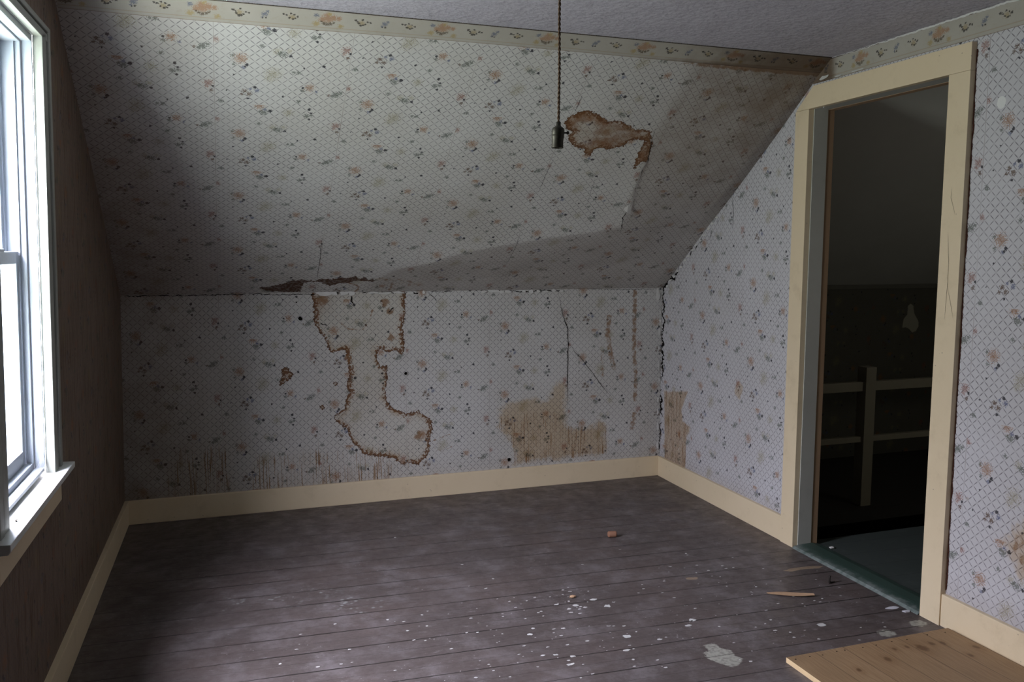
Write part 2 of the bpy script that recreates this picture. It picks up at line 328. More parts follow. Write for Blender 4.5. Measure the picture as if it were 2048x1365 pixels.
def wallpaper(name, base=(.66, .655, .645), dirt_shade_col=(.16, .105, .065), seam=1.0, darken=0.0, yellow=.30, bare_col=(.72, .72, .70)):
    t = NT(name); uv = t.uv(); s = t.sep(uv); u, v = s[0], s[1]
    # lattice
    a = t.math('MULTIPLY', u, 12 / STRIP); b = t.math('MULTIPLY', v, 10 / REP)
    p = t.math('ADD', a, b); q = t.math('SUBTRACT', a, b)
    def fr(x): return t.math('ABSOLUTE', t.math('SUBTRACT', t.math('FRACT', x), .5))     # .5 on a line, 0 half way between two
    fp, fq = fr(p), fr(q)
    fine = t.noise(uv, 420, 2, .6)
    wob = t.math('MULTIPLY', t.math('SUBTRACT', fine, .5), .035)
    lp = t.mr(t.math('ADD', fp, wob), .432, .466); lq = t.mr(t.math('ADD', fq, wob), .432, .466)
    # dashes: strongest half way along a side, broken towards the crossings, a dot at the crossing itself
    dq = t.mr(fq, .46, .10, .30, 1.0); dp = t.mr(fp, .46, .10, .30, 1.0)
    lat = t.math('MAXIMUM', t.math('MULTIPLY', lp, dq), t.math('MULTIPLY', lq, dp))
    fade = t.mr(t.noise(uv, 5, 2), .3, .7, .62, .95)
    lat = t.math('MULTIPLY', lat, fade)
    pap = t.mix(t.noise(uv, 2.2, 3), (base[0] * .9, base[1] * .9, base[2] * .88), base)
    pap = t.mix(t.mr(fine, .3, .8, 0, .12), pap, (.35, .35, .36))
    c = t.mix(lat, pap, (.150, .135, .155))
    # sprigs, half drop match between strips
    su = t.math('DIVIDE', u, STRIP); fu = t.math('FLOOR', su)
    x = t.math('MULTIPLY', t.math('FRACT', su), STRIP)
    vv = t.math('ADD', t.math('DIVIDE', v, REP), t.math('MULTIPLY', fu, .5))
    y = t.math('MULTIPLY', t.math('FRACT', vv), REP)
    warp = t.n('VectorMath', operation='MULTIPLY_ADD')
    t.put(warp.inputs[0], t.noise(uv, 150, 2, .6, color=True)); warp.inputs[1].default_value = (.009, .009, 0); warp.inputs[2].default_value = (-.0045, -.0045, 0)
    pos = t.vec('ADD', t.comb(x, y), warp.outputs[0])
    speck = t.noise(uv, 210, 3, .65)
    for k in ('olive', 'green', 'orange', 'red', 'blue', 'brown', 'black'):
        f = None
        for (cx, cy, r) in SPR[k]:
            c0 = ((cx - 130) / 1210 * STRIP % STRIP, REP - ((cy - 100) / 1090 * REP) % REP, 0)
            rr = r / 1210 * STRIP * (1.0 if k == 'black' else 1.08 if k in ('green', 'blue') else 1.2)
            d = t.math('DIVIDE', t.vec('DISTANCE', pos, c0), rr)
            f = d if f is None else t.math('MINIMUM', f, d)
        n_amp = 2.2 if k == 'black' else (9.0 if k == 'olive' else 6.0)
        g = t.math('ADD', f, t.math('MULTIPLY', t.math('SUBTRACT', speck, .5), n_amp))
        m = t.math('MULTIPLY', t.mr(g, 1.08, .84), SPRF[k])
        if k in ('orange', 'red'):
            m = t.math('MULTIPLY', m, t.mr(t.voro(uv, 160), .1, .5, 1.0, .65))
        c = t.mix(m, c, SPRC[k])
    # seams between strips
    fs = t.math('ABSOLUTE', t.math('SUBTRACT', t.math('FRACT', t.math('ADD', su, .5)), .5))
    sm = t.math('MULTIPLY', t.mr(fs, .0042, .0012), t.mr(t.noise(t.comb(fu, t.math('MULTIPLY', v, 1.4)), 2.3, 3),   .44, .66, .20 * seam, .65 * seam))
    c = t.mix(sm, c, (.17, .12, .10))
    # aged: broad yellowing
    yel = t.mr(t.noise(uv, 1.3, 4, .6), .35, .75, yellow * .3, yellow)
    c = t.mix(yel, c, (.50, .43, .30), 'MULTIPLY')
    # soft tan wash with a faint tide line, and vertical drips
    wash = t.attr('wash'); drip = t.attr('drip')
    wn_ = t.math('ADD', wash, t.math('MULTIPLY', t.math('SUBTRACT', t.noise(uv, 16, 5, .7), .5), 1.3))
    wm = t.math('MULTIPLY', t.mr(wn_, .42, .80, 0, .66), t.mr(wash, .05, .3))
    c = t.mix(wm, c, (.82, .63, .40), 'MULTIPLY')
    streakc = t.comb(t.math('MULTIPLY', u, 1.0), t.math('MULTIPLY', v, .035))
    st = t.mr(t.noise(streakc, 165, 2, .5), .51, .58)
    st2 = t.mr(t.noise(streakc, 31, 2, .5), .40, .60, .25, 1.0)
    drn = t.mr(t.math('ADD', drip, t.math('MULTIPLY', t.math('SUBTRACT', t.noise(t.comb(u, 0.0), 60, 2), .5), 1.6)), .35, .6)
    dm = t.math('MULTIPLY', t.math('MULTIPLY', st, t.math('MULTIPLY', drn, t.mr(drip, .02, .2))), t.math('MULTIPLY', st2, .85))
    c = t.mix(dm, c, (.46, .27, .12), 'MULTIPLY')
    c = t.mix(t.math('MULTIPLY', drip, .22), c, (.82, .68, .48), 'MULTIPLY')
    # tide ring stains
    ring = t.attr('ring'); fill = t.attr('fill')
    sc1 = t.math('MULTIPLY', t.math('SUBTRACT', t.voro(uv, 75), .35), .016)
    sc2 = t.math('MULTIPLY', t.math('SUBTRACT', t.noise(uv, 190, 3, .6), .5), .012)
    rd = t.math('ADD', ring, t.math('ADD', sc1, sc2))
    inside = t.mr(rd, .001, -.001)
    depth = t.math('MULTIPLY', rd, -1.0)
    thick = t.math('MULTIPLY', t.mr(t.noise(uv, 7, 2), .36, .62, .45, 1.0), t.mr(t.noise(uv, 75, 2, .6), .32, .64, .002, .032))
    band = t.mr(t.math('SUBTRACT', thick, depth), -.003, .003)
    rim = t.mr(depth, .0055, .0015)
    halo = t.math('POWER', t.mr(depth, .075, .004), 2.4)
    blot = t.mr(t.noise(uv, 11, 4, .6), .44, .66, .10, 1.0)
    fm = t.math('MULTIPLY', fill, t.mr(t.noise(uv, 14, 5, .65), .34, .66, .32, 1.0))
    c = t.mix(t.math('MULTIPLY', inside, .30), c, (.90, .83, .64), 'MULTIPLY')
    c = t.mix(t.math('MULTIPLY', inside, t.math('MULTIPLY', halo, t.math('MULTIPLY', blot, .8))), c, (.62, .40, .20), 'MULTIPLY')
    c = t.mix(t.math('MULTIPLY', inside, t.math('MULTIPLY', fm, 1.0)), c, (.215, .105, .048))
    c = t.mix(t.math('MULTIPLY', t.math('MULTIPLY', inside, band), .93), c, (.150, .066, .024))
    c = t.mix(t.math('MULTIPLY', t.math('MULTIPLY', inside, rim), .9), c, (.070, .030, .014))
    # brown spots without a ring (soft) and solid dark brown stain
    spot = t.attr('spot')
    sp = t.mr(t.math('ADD', spot, t.math('MULTIPLY', t.math('SUBTRACT', t.noise(uv, 34, 5, .68), .5), 1.9)), .42, .85, 0, .8)
    c = t.mix(t.math('MULTIPLY', sp, t.mr(spot, .02, .2)), c, (.23, .115, .045))
    dark = t.math('ADD', t.attr('dark'), t.math('MULTIPLY', t.math('SUBTRACT', t.voro(uv, 70), .4), .016))
    dk = t.mr(dark, .0015, -.0025)
    c = t.mix(t.math('MULTIPLY', dk, t.mr(t.noise(uv, 60, 3), .3, .6, .72, 1.0)), c, (.075, .034, .018))
    # grime, and shade painted into the paper
    gr = t.math('ADD', t.attr('dirt'), darken)
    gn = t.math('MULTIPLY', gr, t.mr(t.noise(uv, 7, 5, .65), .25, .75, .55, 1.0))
    c = t.mix(gn, c, dirt_shade_col)
    # torn away to bare white plaster
    bare = t.mr(t.math('ADD', t.attr('bare'), t.math('MULTIPLY', t.math('SUBTRACT', t.noise(uv, 90, 3), .5), .006)), .001, -.001)
    c = t.mix(bare, c, bare_col)
    h = t.math('ADD', t.math('MULTIPLY', t.noise(uv, 3.5, 3), 6.0), t.math('ADD', t.math('MULTIPLY', fine, .12), t.math('MULTIPLY', t.noise(uv, 24, 3), .6)))
    t.bump(h, .55, .0035)
    return t.fin(c, .62, .25)

M = {}
M['paper'] = wallpaper('faded_sprig_wallpaper')
M['paper_right'] = wallpaper('cooler_sprig_wallpaper', base=(.635, .625, .660), yellow=.14)
M['paper_left'] = wallpaper('shaded_sprig_wallpaper', base=(.25, .195, .155), darken=.15, dirt_shade_col=(.12, .08, .055))  # browner paper, with the left wall's shade put into its base colour
M['paper_hall'] = wallpaper('darkened_hall_wallpaper', base=(.14, .135, .10), darken=.3, dirt_shade_col=(.035, .03, .02), bare_col=(.36, .34, .26))  # darker paper colours, partly painting in the dimness of the hall

def border_mat():
    """wallpaper border: repeat .70 m, urns of fruit, black scroll sprigs, thin rules"""
    t = NT('wallpaper_border_print'); uv = t.uv(); s = t.sep(uv); u, v = s[0], s[1]
    R_ = .431
    x = t.math('MULTIPLY', t.math('FRACT', t.math('DIVIDE', t.math('SUBTRACT', u, .788), R_)), R_)     # bouquet at .08
    warp = t.n('VectorMath', operation='MULTIPLY_ADD')
    t.put(warp.inputs[0], t.noise(uv, 110, 2, .6, color=True)); warp.inputs[1].default_value = (.014, .014, 0); warp.inputs[2].default_value = (-.007, -.007, 0)
    pos = t.vec('ADD', t.comb(x, v), warp.outputs[0])
    c = t.mix(t.noise(uv, 6, 4), (.36, .335, .285), (.46, .435, .385))
    c = t.mix(t.mr(t.noise(uv, 35, 4, .7), .5, .75, 0, .35), c, (.34, .29, .22))
    sp = t.noise(uv, 260, 3, .7)
    cells = {
     (.33, .19, .11): [(.080, .066, .022), (.062, .060, .014), (.100, .072, .014), (.080, .082, .014), (.120, .070, .010)],
     (.36, .28, .13): [(.130, .030, .010), (.040, .036, .012), (.086, .090, .008)],
     (.13, .15, .20): [(.040, .078, .009), (.290, .062, .010), (.300, .074, .006), (.282, .048, .005)],
     (.09, .07, .045): [(.068, .040, .007), (.080, .036, .008), (.092, .040, .007), (.102, .046, .005), (.060, .048, .005)],
     (.33, .27, .16): [(.204, .058, .012), (.384, .058, .012)],
     (.030, .028, .026): [(.182, .070, .0055), (.190, .064, .004), (.206, .076, .005), (.194, .054, .005), (.202, .045, .006), (.211, .046, .005), (.218, .052, .004), (.226, .064, .0045), (.237, .062, .0045),
                         (.294, .044, .0045), (.284, .042, .003), (.356, .070, .005), (.366, .067, .0045), (.380, .076, .0045), (.376, .054, .005), (.388, .048, .005), (.396, .052, .004), (.392, .070, .004), (.404, .062, .005)],
    }
    for colr, pts in cells.items():
        f = None
        for (cx, cy, r) in pts:
            d = t.math('DIVIDE', t.vec('DISTANCE', pos, (cx, cy, 0)), r)
            f = d if f is None else t.math('MINIMUM', f, d)
        g = t.math('ADD', f, t.math('MULTIPLY', t.math('SUBTRACT', sp, .5), 1.6 if colr[0] < .05 else 5.0))
        c = t.mix(t.math('MULTIPLY', t.mr(g, 1.15, .75), .85), c, colr)
    c = t.mix(t.math('MULTIPLY', t.mr(t.math('ABSOLUTE', t.math('SUBTRACT', v, .018)), .004, .0005), .35), c, (.30, .2, .1))
    c = t.mix(t.math('MULTIPLY', t.mr(v, .0035, .001), .7), c, (.16, .09, .05))
    c = t.mix(t.math('MULTIPLY', t.mr(v, .1025, .1045), .95), c, (.05, .03, .022))
    dn = t.math('ADD', t.attr('dirt'), t.math('MULTIPLY', t.math('SUBTRACT', t.noise(uv, 12, 4, .6), .5), .6))
    c = t.mix(t.mr(dn, .2, .9, 0, .85), c, (.26, .165, .105), 'MULTIPLY')
    t.bump(t.noise(uv, 14, 4), .4, .003)
    return t.fin(c, .65, .25)
M['border'] = border_mat()

def paint(name, c1, c2, rough=.45, nick=.5, spec=.4, chip=(.12, .09, .06), scale=1.0):
    t = NT(name); p = t.obj()
    c = t.mix(t.noise(p, 3 * scale, 4, .6), c1, c2)
    grime = t.mr(t.noise(p, 9 * scale, 5, .7), .5, .85, 0, .35)
    c = t.mix(grime, c, (c1[0] * .62, c1[1] * .58, c1[2] * .5))
    if nick:
        dots = t.math('MULTIPLY', t.mr(t.voro(p, 26 * scale), .085, .05), t.mr(t.noise(p, 8, 2), .5, .56))
        c = t.mix(t.math('MULTIPLY', dots, nick), c, chip)
    t.bump(t.noise(p, 60, 3), .15, .001)
    return t.fin(c, rough, spec)
M['cream'] = paint('aged_cream_paint', (.70, .575, .38), (.78, .65, .46))
M['window_wood'] = paint('toned_down_window_paint', (.27, .28, .25), (.36, .38, .34))  # base colour lowered to offset the glare at the window
M['stool'] = paint('dusty_sill_paint', (.62, .64, .62), (.74, .76, .74), nick=.3)
M['jamb'] = paint('grey_jamb_paint', (.42, .42, .38), (.50, .50, .45), nick=.2)
M['bare_wood'] = paint('bare_brown_wood', (.30, .19, .11), (.38, .25, .15), nick=0, rough=.8)
M['vinyl'] = paint('white_vinyl', (.33, .37, .42), (.39, .43, .48), nick=0, rough=.35)  # white vinyl, coloured darker too against the same glare
M['rail'] = paint('railing_cream_paint', (.24, .21, .15), (.30, .27, .19), nick=.3)
M['crack'] = NT('dark_crack').fin((.012, .010, .009), .95, .05)
M['hole'] = NT('hole_dark').fin((.008, .007, .006), .95, .02)
def simple(name, c1, c2, sc_=20, rough=.7, metal=0., bump=.2, spec=.3):
    t = NT(name); p = t.obj(); n = t.noise(p, sc_, 4, .6)
    t.bump(t.noise(p, sc_ * 3, 3), bump, .001); return t.fin(t.mix(n, c1, c2), rough, spec, metal)
M['dim'] = simple('dim_painted_wall', (.10, .095, .085), (.14, .13, .12), 3, .9)
M['plaster'] = simple('torn_plaster_paper', (.55, .54, .51), (.74, .73, .71), 40, .9)
M['brass'] = simple('tarnished_brass', (.040, .038, .030), (.095, .09, .07), 60, .48, .6, .3)
M['cord'] = simple('cloth_cord', (.075, .045, .028), (.17, .11, .07), 300, .9)
M['plug'] = simple('red_brown_wood', (.22, .10, .065), (.33, .18, .11), 80, .8)
M['nail'] = simple('rusty_iron', (.02, .018, .016), (.05, .04, .035), 90, .7, .3)
M['splinter'] = simple('split_pine', (.36, .22, .13), (.50, .34, .21), 60, .8)
M['flake'] = simple('pale_paper_scrap', (.55, .55, .60), (.70, .70, .74), 60, .8)
M['fly'] = simple('dead_insect', (.03, .025, .02), (.09, .07, .05), 200, .6)
M['web'] = simple('dusty_cobweb', (.50, .52, .52), (.62, .64, .64), 200, .9)

def glass_mat():
    t = NT('window_glass'); tr = t.n('BsdfTransparent'); tr.inputs[0].default_value = (.93, .96, .96, 1)
    gl = t.n('BsdfGlossy'); gl.inputs['Roughness'].default_value = .03
    lw = t.n('LayerWeight'); lw.inputs[0].default_value = .5; fr = t.n('Math', operation='MULTIPLY_ADD'); t.L(t.math('POWER', lw.outputs['Facing'], 5.0), fr.inputs[0]); fr.inputs[1].default_value = .5; fr.inputs[2].default_value = .03; mx = t.n('MixShader')
    t.L(fr.outputs[0], mx.inputs[0]); t.L(tr.outputs[0], mx.inputs[1]); t.L(gl.outputs[0], mx.inputs[2]); t.L(mx.outputs[0], t.out.inputs[0])
    return t.m
M['glass'] = glass_mat()

def floor_mat():
    t = NT('worn_brown_painted_boards'); uv = t.uv(); s = t.sep(uv)
    x = s[0]; w = t.math('ADD', s[1], t.math('MULTIPLY', x, .045))           # the boards lie a little out of square
    pw = .1445
    k = t.math('DIVIDE', t.math('ADD', w, .020), pw); f = t.math('FRACT', k); idx = t.math('FLOOR', k)
    e_ = t.math('ABSOLUTE', t.math('SUBTRACT', t.math('FRACT', t.math('ADD', k, .5)), .5))     # 0 at a joint
    jit = t.math('MULTIPLY', t.math('SUBTRACT', t.noise(t.comb(x, t.math('MULTIPLY', idx, 7.3)), 6, 3), .5), .02)
    gapw = t.mr(t.noise(t.comb(x, t.math('MULTIPLY', idx, 3.7)), 1.5, 2), .36, .62, .006, .020)
    gap = t.math('SUBTRACT', 1.0, t.math('GREATER_THAN', t.math('ADD', e_, t.math('MULTIPLY', jit, .3)), gapw))
    half = t.math('MULTIPLY', t.mr(t.math('ABSOLUTE', t.math('SUBTRACT', f, .5)), .010, .003), .55)
    tone = t.noise(t.comb(t.math('MULTIPLY', idx, 5.77), 0.3), 3.1, 1)
    grain = t.noise(t.comb(t.math('MULTIPLY', x, .10), w), 160, 4, .6)
    c = t.mix(tone, (.062, .049, .046), (.090, .072, .068))
    c = t.mix(t.mr(t.noise(uv, 2.5, 3), .4, .7), c, (.092, .070, .064))
    c = t.mix(t.mr(grain, .35, .75, 0, .45), c, (.135, .112, .110))
    dust = t.mr(t.noise(uv, 5.5, 6, .75), .44, .72, 0, .62)
    c = t.mix(dust, c, (.200, .180, .185))
    scuff = t.math('MULTIPLY', t.mr(t.noise(t.comb(t.math('MULTIPLY', x, .5), w), 34, 5, .75), .57, .72), t.mr(t.noise(uv, 3, 3), .35, .62, .1, .6))
    c = t.mix(scuff, c, (.27, .25, .255))
    # little paint specks
    sp = t.voro(uv, 30); spn = t.mr(t.noise(uv, 3.1, 3), .47, .62)
    c = t.mix(t.math('MULTIPLY', t.mr(t.math('ADD', sp, t.math('MULTIPLY', t.noise(uv, 120), .06)), .12, .09), t.math('MULTIPLY', spn, .5)), c, (.42, .41, .40))
    c = t.mix(t.math('MULTIPLY', t.mr(t.voro(uv, 75), .12, .08), t.math('MULTIPLY', spn, .35)), c, (.40, .40, .40))
    # plaster smear and bare wood patches
    pt = t.mr(t.math('ADD', t.attr('patch'), t.math('MULTIPLY', t.math('SUBTRACT', t.noise(uv, 60, 4, .7), .5), .035)), .004, -.004)
    c = t.mix(t.math('MULTIPLY', pt, t.mr(t.noise(uv, 70, 3), .3, .6, .5, .9)), c, (.36, .36, .31))
    bw = t.mr(t.math('ADD', t.attr('bare'), t.math('MULTIPLY', t.math('SUBTRACT', t.noise(t.comb(t.math('MULTIPLY', x, .2), w), 120, 4, .7), .5), .012)), .002, -.002)
    c = t.mix(t.math('MULTIPLY', bw, .8), c, (.33, .24, .16))
    sf = t.math('MULTIPLY', t.attr('scuff'), t.math('MULTIPLY', t.mr(t.voro(uv, 40), .42, .15, .0, 1.0), t.mr(t.noise(uv, 9, 3), .42, .6)))
    c = t.mix(sf, c, (.26, .27, .26))
    c = t.mix(half, c, (.03, .024, .022)); c = t.mix(gap, c, (.010, .008, .007))
    h = t.math('SUBTRACT', t.math('MULTIPLY', grain, .12), t.math('MULTIPLY', t.math('MAXIMUM', gap, half), 1.0))
    t.bump(h, .5, .002)
    return t.fin(c, t.mr(t.noise(uv, 12, 4, .7), .3, .7, .36, .62), .5)
M['floor'] = floor_mat()
def hall_floor():
    t = NT('green_grey_hall_boards'); p = t.obj(); s = t.sep(p)
    w = t.math('ADD', s[1], t.math('MULTIPLY', s[0], .045))
    k = t.math('DIVIDE', w, .1445); e_ = t.math('ABSOLUTE', t.math('SUBTRACT', t.math('FRACT', k), .5)); gap = t.mr(e_, .488, .494)
    tone = t.noise(t.comb(t.math('FLOOR', k), 0.0), 3.3, 1)
    c = t.mix(tone, (.040, .052, .046), (.060, .070, .068)); c = t.mix(t.mr(t.noise(p, 14, 5, .7), .5, .8, 0, .5), c, (.11, .12, .12))
    c = t.mix(gap, c, (.02, .02, .02)); t.bump(gap, -.3, .002)
    return t.fin(c, .5, .4)
M['hall_floor'] = hall_floor()
def threshold_mat():
    t = NT('worn_green_threshold_paint'); p = t.obj(); s = t.sep(p)
    c = t.mix(t.noise(p, 9, 4), (.030, .058, .047), (.048, .082, .068))
    x0 = t.math('SUBTRACT', s[0], t.math('MULTIPLY', s[1], .0251))
    worn = t.math('ADD', t.mr(x0, 3.19, 3.09, 0, .75), t.math('MULTIPLY', t.math('SUBTRACT', t.noise(p, 26, 5, .7), .5), 1.3))
    worn = t.math('MULTIPLY', t.mr(worn, .35, .95), .7)
    c = t.mix(worn, c, (.27, .30, .29))
    t.bump(t.noise(p, 40, 4), .3, .002)
    return t.fin(c, .45, .5)
M['threshold'] = threshold_mat()
def ceil_mat():
    t = NT('stippled_ceiling_paint'); p = t.obj()
    c = t.mix(t.noise(p, 1.2, 4), (.42, .40, .45), (.52, .50, .55))
    c = t.mix(t.mr(t.voro(t.vec('ADD', p, t.vec('SCALE', t.noise(p, 25, 2, .6, color=True))), 34, 'DISTANCE_TO_EDGE'), .10, .0, 0, .45), c, (.26, .24, .29))
    c = t.mix(t.mr(t.noise(p, 5, 5, .7), .55, .85, 0, .4), c, (.28, .25, .27))
    h = t.math('ADD', t.math('MULTIPLY', t.voro(p, 38), .8), t.math('ADD', t.noise(p, 90, 3), t.math('MULTIPLY', t.noise(p, 5, 3), 5.0)))
    t.bump(h, .6, .004); return t.fin(c, .85, .2)
M['ceiling'] = ceil_mat()
def pine_mat():
    t = NT('knotty_pine_boards'); p = t.obj(); s = t.sep(p)
    x = t.math('ADD', s[0], 0.0); y = s[1]
    k = t.math('DIVIDE', t.math('SUBTRACT', x, 2.293), .121); idx = t.math('FLOOR', k)
    e_ = t.math('ABSOLUTE', t.math('SUBTRACT', t.math('FRACT', t.math('ADD', k, .5)), .5))
    tone = t.noise(t.comb(t.math('MULTIPLY', idx, 5.31), .7), 2.7, 1)
    g = t.noise(t.comb(t.math('ADD', x, t.math('MULTIPLY', t.noise(p, 5, 2), .05)), t.math('MULTIPLY', y, .06)), 150, 4, .6)
    c = t.mix(tone, (.27, .165, .085), (.39, .265, .15))
    c = t.mix(t.mr(g, .35, .7, 0, .6), c, (.22, .13, .065))
    kn = None
    for (kx, ky, kr) in ((2.80, -2.50, .020), (2.86, -2.485, .012), (2.90, -2.495, .010), (2.70, -2.475, .008), (2.62, -2.53, .012), (2.99, -2.56, .010), (2.47, -2.56, .009), (2.755, -2.475, .008), (2.92, -2.60, .009)):
        d = t.math('DIVIDE', t.vec('LENGTH', t.vec('MULTIPLY', t.vec('SUBTRACT', t.comb(x, y), (kx, ky, 0)), (1, .7, 0))), kr)
        kn = d if kn is None else t.math('MINIMUM', kn, d)
    kn = t.math('ADD', kn, t.math('MULTIPLY', t.math('SUBTRACT', t.noise(p, 70, 3), .5), 1.2))
    c = t.mix(t.mr(kn, 1.3, .5, 0, .85), c, (.09, .042, .02)); c = t.mix(t.mr(kn, 3.5, 1.0, 0, .35), c, (.20, .11, .05))
    c = t.mix(t.mr(e_, .016, .006, 0, .75), c, (.10, .055, .03))
    c = t.mix(t.mr(t.noise(p, 3.2, 3), .45, .75, 0, .4), c, (.19, .13, .07))
    t.bump(t.math('SUBTRACT', t.math('MULTIPLY', g, .2), t.mr(e_, .016, .004)), .4, .0015)
    return t.fin(c, .55, .35)
M['pine'] = pine_mat()
M['pine_edge'] = simple('fresh_cut_pine_edge', (.62, .45, .25), (.72, .54, .32), 30, .7)

# ------------------------------------------------------------------ the papered surfaces
NONE = dict(wash=0., drip=0., ring=1., fill=0., spot=0., dark=1., dirt=0., bare=1.)
def attrs(o, P, **k):
    for a, dflt in NONE.items():
        v = k.get(a); set_attr(o.data, a, np.full(len(P), dflt) if v is None else v)
def rng(a, b, step): return np.linspace(a, b, max(2, int(round((b - a) / step)) + 1))
def soft(P, c, r): return sstep(r, 0, np.hypot(P[:, 0] - c[0], P[:, 1] - c[1]))
VREF = 1.1617 - REP            # height of a pattern repeat on the back wall
UREF = .030

# back knee wall
us, vs = rng(-.06, W, .008), rng(-.01, K, .008)
def back_disp(P):
    x, z = P[:, 0], P[:, 1]
    d = .006 * np.sin(x * 2.3 + 1) * np.sin(z * 2.6)
    return d * sstep(0, .15, x) * sstep(0, .15, W - x) * sstep(0, .1, z) * sstep(0, .1, K - z)
wall_back, P = grid('wall_back', us, vs, aff(pb, 'unv'), M['paper'], uvoff=(UREF, -VREF), disp=back_disp)
ring = np.minimum(poly_sd(P, B_MAIN), poly_sd(P, B_SMALL))
for c in B_DOTS: ring = np.minimum(ring, np.hypot(P[:, 0] - c[0], P[:, 1] - c[1]) - .014)
fill = .40 * sstep(.005, -.01, poly_sd(P, B_SMALL)) + .5 * sstep(1.03, 1.2, P[:, 1]) * sstep(.10, 0, abs(P[:, 0] - (B_MAIN[0][0] + .06)))
spot = np.zeros(len(P))
for c, r in zip(B_BLOT, (.075, .055, .05, .06, .05, .05)): spot = np.maximum(spot, .95 * soft(P, c, r))
for l, w_, a_ in ((B_ST1, .030, .70), (B_ST2, .020, .58), (B_ST3, .026, .70), (B_ST4, .032, .62)): spot = np.maximum(spot, a_ * sstep(w_, w_ * .35, line_d(P, l)))
for l in (B_ARC1, B_ARC2, B_ARC3): spot = np.maximum(spot, .62 * sstep(.010, .003, line_d(P, l)))
dirt = .62 * sstep(.75, 0, P[:, 0]) + .18 * sstep(.12, 0, P[:, 1] - BH) + .15 * sstep(.05, 0, K - P[:, 1]) * sstep(1.8, .3, P[:, 0])  # left-hand light falloff painted in; also grimier above the baseboard
sdw = poly_sd(P, B_WASH); wash = sstep(.08, -.09, sdw)
drip = sstep(.015, -.03, sdw) * sstep(.55, .32, P[:, 1])
lo = sstep(.42, .22, P[:, 1])
drip = np.maximum(drip, .75 * lo * sstep(.55, .65, P[:, 0]) * sstep(1.95, 1.1, P[:, 0]))
drip = np.maximum(drip, .9 * sstep(.5, .25, P[:, 1]) * sstep(.15, .25, P[:, 0]) * sstep(.55, .45, P[:, 0]))
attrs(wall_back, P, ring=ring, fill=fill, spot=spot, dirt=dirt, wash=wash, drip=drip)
tag(wall_back, kind='structure')

BHT_ = .092
# sloped ceiling above it
reg = list(S_SAG) + [(S_SAG[-1][0], -.2), (3.6, -.2), (3.6, 2.3), (S_SAG[0][0] + .02, 2.3)]
def slope_disp(P):
    x, t = P[:, 0], P[:, 1]
    sd = poly_sd(P, reg); ins = sd < 0; a = abs(sd)
    top = sstep(1.50, .75, t)
    A = .055
    d = np.where(ins, A * (1 - sstep(-.06, .62, a)) , A * .99 * np.exp(-a / .20)) * top
    d += .006 * np.sin(x * 3.1) * np.sin(t * 4.3 + 1)
    d += .030 * sstep(.55, .95, t) * sstep(1.85, 1.35, t) * sstep(.75, .05, W - x)
    e = np.clip(t / .34, 0, 1) * sstep(0, .06, SL - t) * sstep(0, .1, x) * (sstep(0, .12, W - x) * .8 + .2 * sstep(.4, .9, t))
    return d * e
us, vs = rng(-.04, W + .004, .008), rng(0, SL, .008)
slope_map = aff(ps, 'uvn')
slope, P = grid('wall_sloped', us, vs, slope_map, M['paper'], uvoff=(UREF, K - VREF), disp=slope_disp)
ring = poly_sd(P, S_MAIN)
ring = np.minimum(ring, poly_sd(P, S_TAIL))
fill = .95 * sstep(.01, -.012, np.minimum(poly_sd(P, S_MAIN), poly_sd(P, S_TAIL)))
cen = soft(P, (np.mean([p[0] for p in S_MAIN]) - .10, np.mean([p[1] for p in S_MAIN])), .11)
fill = fill * (1 - .55 * cen)
dark = poly_sd(P, S_BAND)
spot = .85 * sstep(.012, .003, line_d(P, S_HOOK))
spot = np.maximum(spot, .55 * sstep(.05, .0, line_d(P, S_SMUDGE))); spot = np.maximum(spot, .7 * sstep(.02, .004, line_d(P, S_SMUDGE2)))
spot = np.maximum(spot, .95 * sstep(.030, .004, line_d(P, [(1.9, SL - BHT_), (3.2, SL - BHT_ - .01)])) * sstep(2.1, 2.6, P[:, 0]))
wash = .5 * sstep(.10, .0, line_d(P, S_SMUDGE))
dirt = .72 * sstep(.65, 0, P[:, 0]) * sstep(3.2, .2, P[:, 1]) + .60 * sstep(2.0, 3.1, P[:, 0]) * sstep(.4, 1.8, P[:, 1]) + .30 * sstep(.04, -.05, poly_sd(P, reg))  # light falloff at left and shade beyond the sag painted in, over brown grime
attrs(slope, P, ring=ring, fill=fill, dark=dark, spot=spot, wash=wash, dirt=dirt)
tag(slope, kind='structure')

# right wall with the doorway cut out
SMX = NEAR
us = np.unique(np.concatenate([rng(0, DOOR0 + .02, .008), rng(DOOR0 + .02, DOOR1 - .02, .05), rng(DOOR1 - .02, SMX, .008)]))
vs = rng(0, 1, .0038)
rtop = lambda s: np.minimum(K + (H - K) * s / D, H)
wall_right, P = grid('wall_right', us, vs, aff(pr, 'unv'), M['paper_right'], uvoff=(.11, .13 - VREF), vmax=rtop,
                     hole=lambda c: (c[:, 0] > DOOR0 - .015) & (c[:, 0] < DOOR1 + .015) & (c[:, 1] < DOORH + .01))
sdr = poly_sd(P, R_DRIP)
wash = sstep(.04, -.03, sdr) ; drip = sstep(.01, -.015, sdr)
wash = np.maximum(wash, .85 * sstep(.02, -.01, poly_sd(P, R_BLOB)))
rust = poly_sd(P, R_RUST); spot = .62 * sstep(.05, -.03, rust); wash = np.maximum(wash, .9 * sstep(.10, -.02, rust))
spot = np.maximum(spot, .5 * sstep(.01, -.005, poly_sd(P, R_RUST2)))
dirt = .22 * sstep(.10, 0, P[:, 1] - BH) + .12 * sstep(2.3, 2.9, P[:, 0]) + .2 * sstep(.10, 0, H - P[:, 1])
bare = np.hypot((P[:, 0] - R_WHITE[0][0]) * 1.2, P[:, 1] - R_WHITE[0][1]) - .022
